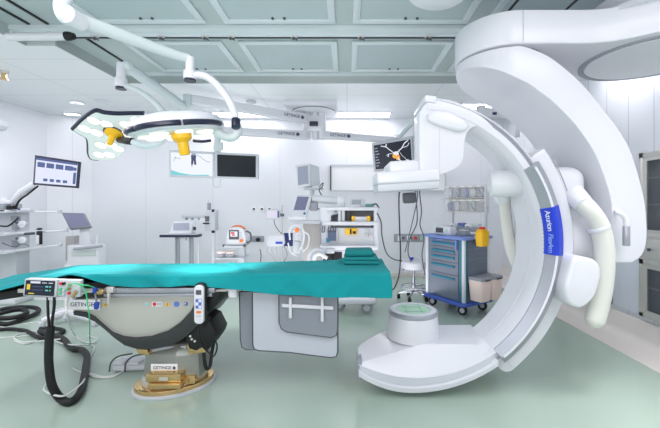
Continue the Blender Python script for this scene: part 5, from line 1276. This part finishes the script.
for a, b in ((.775, .862), (.70, .77), (.60, .695), (.455, .595), (.165, .45)):
    d = MB().bb(-W2 - .012, -W2 + .01, -D2 + .07, D2 - .05, a, b, .004).build('drawer', CARTG, t)
    z = b - .045
    MB().bb(-W2 - .03, -W2 - .008, -D2 + .12, D2 - .09, z - .014, z + .010, .004).build('drawer_handle', TRIMTEAL, d)
MB().bb(-W2 - .02, -W2 - .01, .0, .12, .845, .86).bb(-W2 - .02, -W2 - .01, .16, .2, .845, .86).build('drawer_label', CBLUE, t)
MB().bb(-W2 - .04, -W2 - .012, -D2 + .075, -D2 + .1, .76, .87, .004).build('lock_bar', CBLUE, t)
for k in range(4): MB().bb(-W2 + .06, W2 - .03, -D2 - .004, -D2, .40 + .12 * k, .404 + .12 * k).build('side_seam', MGREY, t)
# rear rail with posts
for y in (-D2 + .03, D2 - .03): MB().bb(W2 - .015, W2 + .01, y - .012, y + .012, .905, 1.26, .003).build('rail_post', LGREY, t)
# tilt-bin organiser hung on the posts
o0 = CL(0, D2 - .02, 1.08)
t = thing('bin_organiser', 'two-row clear tilt-bin organiser on posts above the grey cart', 'organiser', o0, 0.0)
LOCAL.discard(t.name)
t.rotation_euler = (0, 0, 0)
Yo = 4.45
q = Quad(P(444, 186.5, 4.70), P(484, 184.8, 4.30), P(484, 212.3, 4.30), P(444, 211.5, 4.70))
f = MB(); q.rect(f, 0, 1.03, -.02, 1.03, -.12, -.1, .004); q.rect(f, 1.0, 1.03, -.02, 1.03, -.1, .0, .004); f.build('back_box', WHITE2, t)
for r in range(2):
    v0 = .0 + .52 * r
    f = MB(); q.rect(f, 0, 1, v0, v0 + .07, -.1, .01, .003); q.rect(f, 0, 1, v0 + .46, v0 + .49, -.1, .01, .003); f.build('row_frame', STEEL, t)
    for k in range(5):
        u0, u1 = .01 + .198 * k, .195 + .198 * k
        f = MB(); q.rect(f, u0, u1, v0 + .07, v0 + .46, -.03, .012, .003); b = f.build('tilt_bin', CLEAR, t)
        mm = [PAPER, COVER, CBLUE, PAPER, COVER][(k + 2 * r) % 5]
        f = MB(); q.poly(f, [(u0 + .03, v0 + .16), (u1 - .05, v0 + .1), (u1 - .02, v0 + .4), (u0 + .05, v0 + .44)], -.09, -.045); f.build('contents', mm, b)
        f = MB(); q.rect(f, u0 + .03, u1 - .06, v0 + .012, v0 + .055, .01, .013); f.build('label_strip', PAPER, b)
        if (k + r) % 3 == 1:
            f = MB(); f.tube([q.at(u0 + .05, v0 + .15, -.035), q.at((u0 + u1) / 2, v0 + .3, -.035), q.at(u1 - .04, v0 + .42, -.035)], .007, smooth=0); f.build('blue_packet', SCR_B if r == 0 else TRIMTEAL, b)
# things on the cart top
zt = .906
def local_box(name, label, cat, x, y, w, d, h, m, bev=.006, z=zt):
    r = thing(name, label, cat, CL(x, y, z), ang)
    MB().bb(-w / 2, w / 2, -d / 2, d / 2, 0, h, bev).build('case', m, r)
    return r
r = local_box('cart_monitor', 'white device with grey screen on the left of cart top', 'device', -.10, .10, .12, .26, .10, WHITE2, .012)
MB().bb(-.064, -.058, -.02, .10, .025, .085, .002).build('screen', DGREY, r); MB().bb(-.066, -.058, -.09, -.06, .04, .07, .002).build('green_label', GREENW, r)
r = local_box('parts_tray', 'long grey-blue tray of small supplies at back of cart top', 'tray', .14, -.01, .13, .48, .012, CARTG, .003, z=.95)
MB().bb(-.065, -.055, -.24, .24, 0, .05, .002).bb(.055, .065, -.24, .24, 0, .05, .002).bb(-.065, .065, -.24, -.23, 0, .05, .002).bb(-.065, .065, .23, .24, 0, .05, .002).build('tray_rim', MGREY, r)
MB().bb(-.06, .06, -.22, -.20, -.0435, 0).build('tray_foot', MGREY, r); MB().bb(-.06, .06, .20, .22, -.0435, 0).build('tray_foot', MGREY, r)
random.seed(5)
for k, (x, m, w) in enumerate(((-.14, PAPER, 'white pack at the left of the parts tray'), (-.04, SCR_B, 'blue pack left of middle in the parts tray'), (.05, PAPER, 'white pack right of middle in the parts tray'), (.14, LGREY, 'grey pack at the right of the parts tray'))):
    b = thing('supply_pack', 'small ' + w, 'pack', CL(.14, -.01 - x * 1.25, .963), ang + .1 * (k - 1.5), group='packs in the parts tray')
    MB().bb(-.035, .035, -.045, .045, 0, .07 + .015 * (k % 2), .008).build('pack', m, b); MB().bb(-.037, -.034, -.03, .03, .02, .05).build('pack_label', MGREY, b)
r = local_box('glove_box', 'low grey box on cart top between device and tray', 'box', .0, -.10, .1, .13, .06, MGREY, .008)
MB().bb(-.03, .03, -.05, .05, .06, .066, .002).build('opening', PAPER, r)
# sharps container hooked on the right side
r = thing('sharps_container', 'yellow sharps container with red lid on cart right side', 'sharps container', CL(-.06, -D2 - .125, .81), ang)
MB().loops([[(x * .9, y * .9, 0) for x, y in rrect(0, 0, .13, .095, .02)], [(x, y, .1) for x, y in rrect(0, 0, .14, .10, .02)], [(x, y, .17) for x, y in rrect(0, 0, .14, .10, .02)]]).build('bin_body', YELLOW, r)
MB().prism(rrect(0, 0, .115, .085, .025), .17, .192, 'XY', bev=.006).build('lid', YELLOW, r)
MB().cyl((0, 0, .192), (0, 0, .218), .038, .03, n=20, bev=.006).build('red_cap', RED, r)
MB().bb(-.05, .05, .046, .07, .08, .11).build('hook', LGREY, r)
# waste bins on the right side of the cart base
for k, (x, w) in enumerate(((-.085, 'nearer the drawers'), (.115, 'at far right end'))):
    r = thing('waste_bin', 'pale pink waste bin with grey lid on cart side, %s' % w, 'waste bin', CL(x + .0, -D2 - .115, .195), ang, group='bins on the cart side')
    MB().loops([[(a * .86, b * .86, 0) for a, b in rrect(0, 0, .19, .19, .03)], [(a, b, .235) for a, b in rrect(0, 0, .19, .19, .03)]], bev=.004, ang=60).build('bin_body', PINK, r)
    MB().prism(rrect(0, 0, .198, .2, .03), .235, .268, 'XY', bev=.008).build('lid', MGREY, r)
    MB().bb(-.04, .04, -.108, -.1, .235, .25).build('lid_tab', DGREY, r)
    MB().bb(-.06, .06, .09, .114, .18, .22, .003).build('hook', STEEL, r)
# ------------------------------------------------------------------ camera, light, view
cam = bpy.data.cameras.new('camera'); co = bpy.data.objects.new('camera', cam); C.objects.link(co)
co.location = (0, 0, EYE); co.rotation_euler = (PI / 2, 0, 0)
cam.sensor_fit = 'HORIZONTAL'; cam.sensor_width = 36; cam.lens = FO / 660 * 36
cam.shift_x = -(CX0 - 330) / 660; cam.shift_y = -(214 - CY0) / 660
cam.clip_start = .05; cam.clip_end = 60
sc = bpy.context.scene; sc.camera = co
w = bpy.data.worlds.new('world'); sc.world = w; w.use_nodes = True
w.node_tree.nodes['Background'].inputs[0].default_value = (1.0, .965, 1.0, 1); w.node_tree.nodes['Background'].inputs[1].default_value = WORLD
def area(name, loc, sx, sy, power, rot=(0, 0, 0), col=(1, .96, .99)):
    l = bpy.data.lights.new(name, 'AREA'); l.shape = 'RECTANGLE'; l.size = sx; l.size_y = sy; l.energy = power; l.color = col
    o = bpy.data.objects.new(name, l); C.objects.link(o); o.location = loc; o.rotation_euler = rot
    return o
area('ceiling_area_light', (-1.7, .3, RECESS - .03), 1.5, 2.0, 30)
l = area('ceiling_area_light', (1.95, 1.7, RECESS - .03), .8, .6, 7); l.data.spread = math.radians(58)  # added narrow-spread fill for the right floor, not a fixture
area('ceiling_area_light', (1.7, .3, RECESS - .03), 1.3, 2.4, 34)
area('ceiling_area_light', (2.6, 3.3, CEIL - .02), .25, .7, 7)  # added fill for right wall and floor, hidden behind the scanner arm
# added upward fill lights, not room fixtures, brightening the ceiling and far room
area('up_fill', (-.8, -1.0, 1.5), 2.2, 1.2, 75, (math.radians(145), 0, 0))
area('up_fill', (-.7, 3.9, .3), 3.5, 2.2, 30, (math.radians(165), 0, 0))
area('ceiling_area_light', (-3.9, 2.0, CEIL - .02), .4, 2.2, 40)
area('ceiling_area_light', (-3.9, 4.6, CEIL - .02), .3, 1.2, 16)
def spot(name, loc, aim, power, size, blend=.6):
    l = bpy.data.lights.new(name, 'SPOT'); l.energy = power; l.spot_size = math.radians(size); l.spot_blend = blend; l.shadow_soft_size = .12; l.color = (1, .98, .94)
    o = bpy.data.objects.new(name, l); C.objects.link(o); o.location = loc
    o.rotation_euler = (Vector(aim) - Vector(loc)).to_track_quat('-Z', 'Y').to_euler()
a = Vector((-2.1, 2.98, 1.80)); spot('lamp_beam', a, (-1.85, 2.62, .8), 95, 46, .7)
a = Vector((-1.04, 2.18, 1.62)); spot('lamp_beam', a, (-1.0, 2.75, .8), 90, 56, .7)
sc.view_settings.view_transform = 'Standard'; sc.view_settings.look = 'None'; sc.view_settings.gamma = 1; sc.view_settings.use_curve_mapping = False
sc.view_settings.exposure = EXPO
sc.cycles.max_bounces = 8; sc.cycles.diffuse_bounces = 5; sc.cycles.glossy_bounces = 4; sc.cycles.transparent_max_bounces = 12
sc.cycles.use_denoising = True
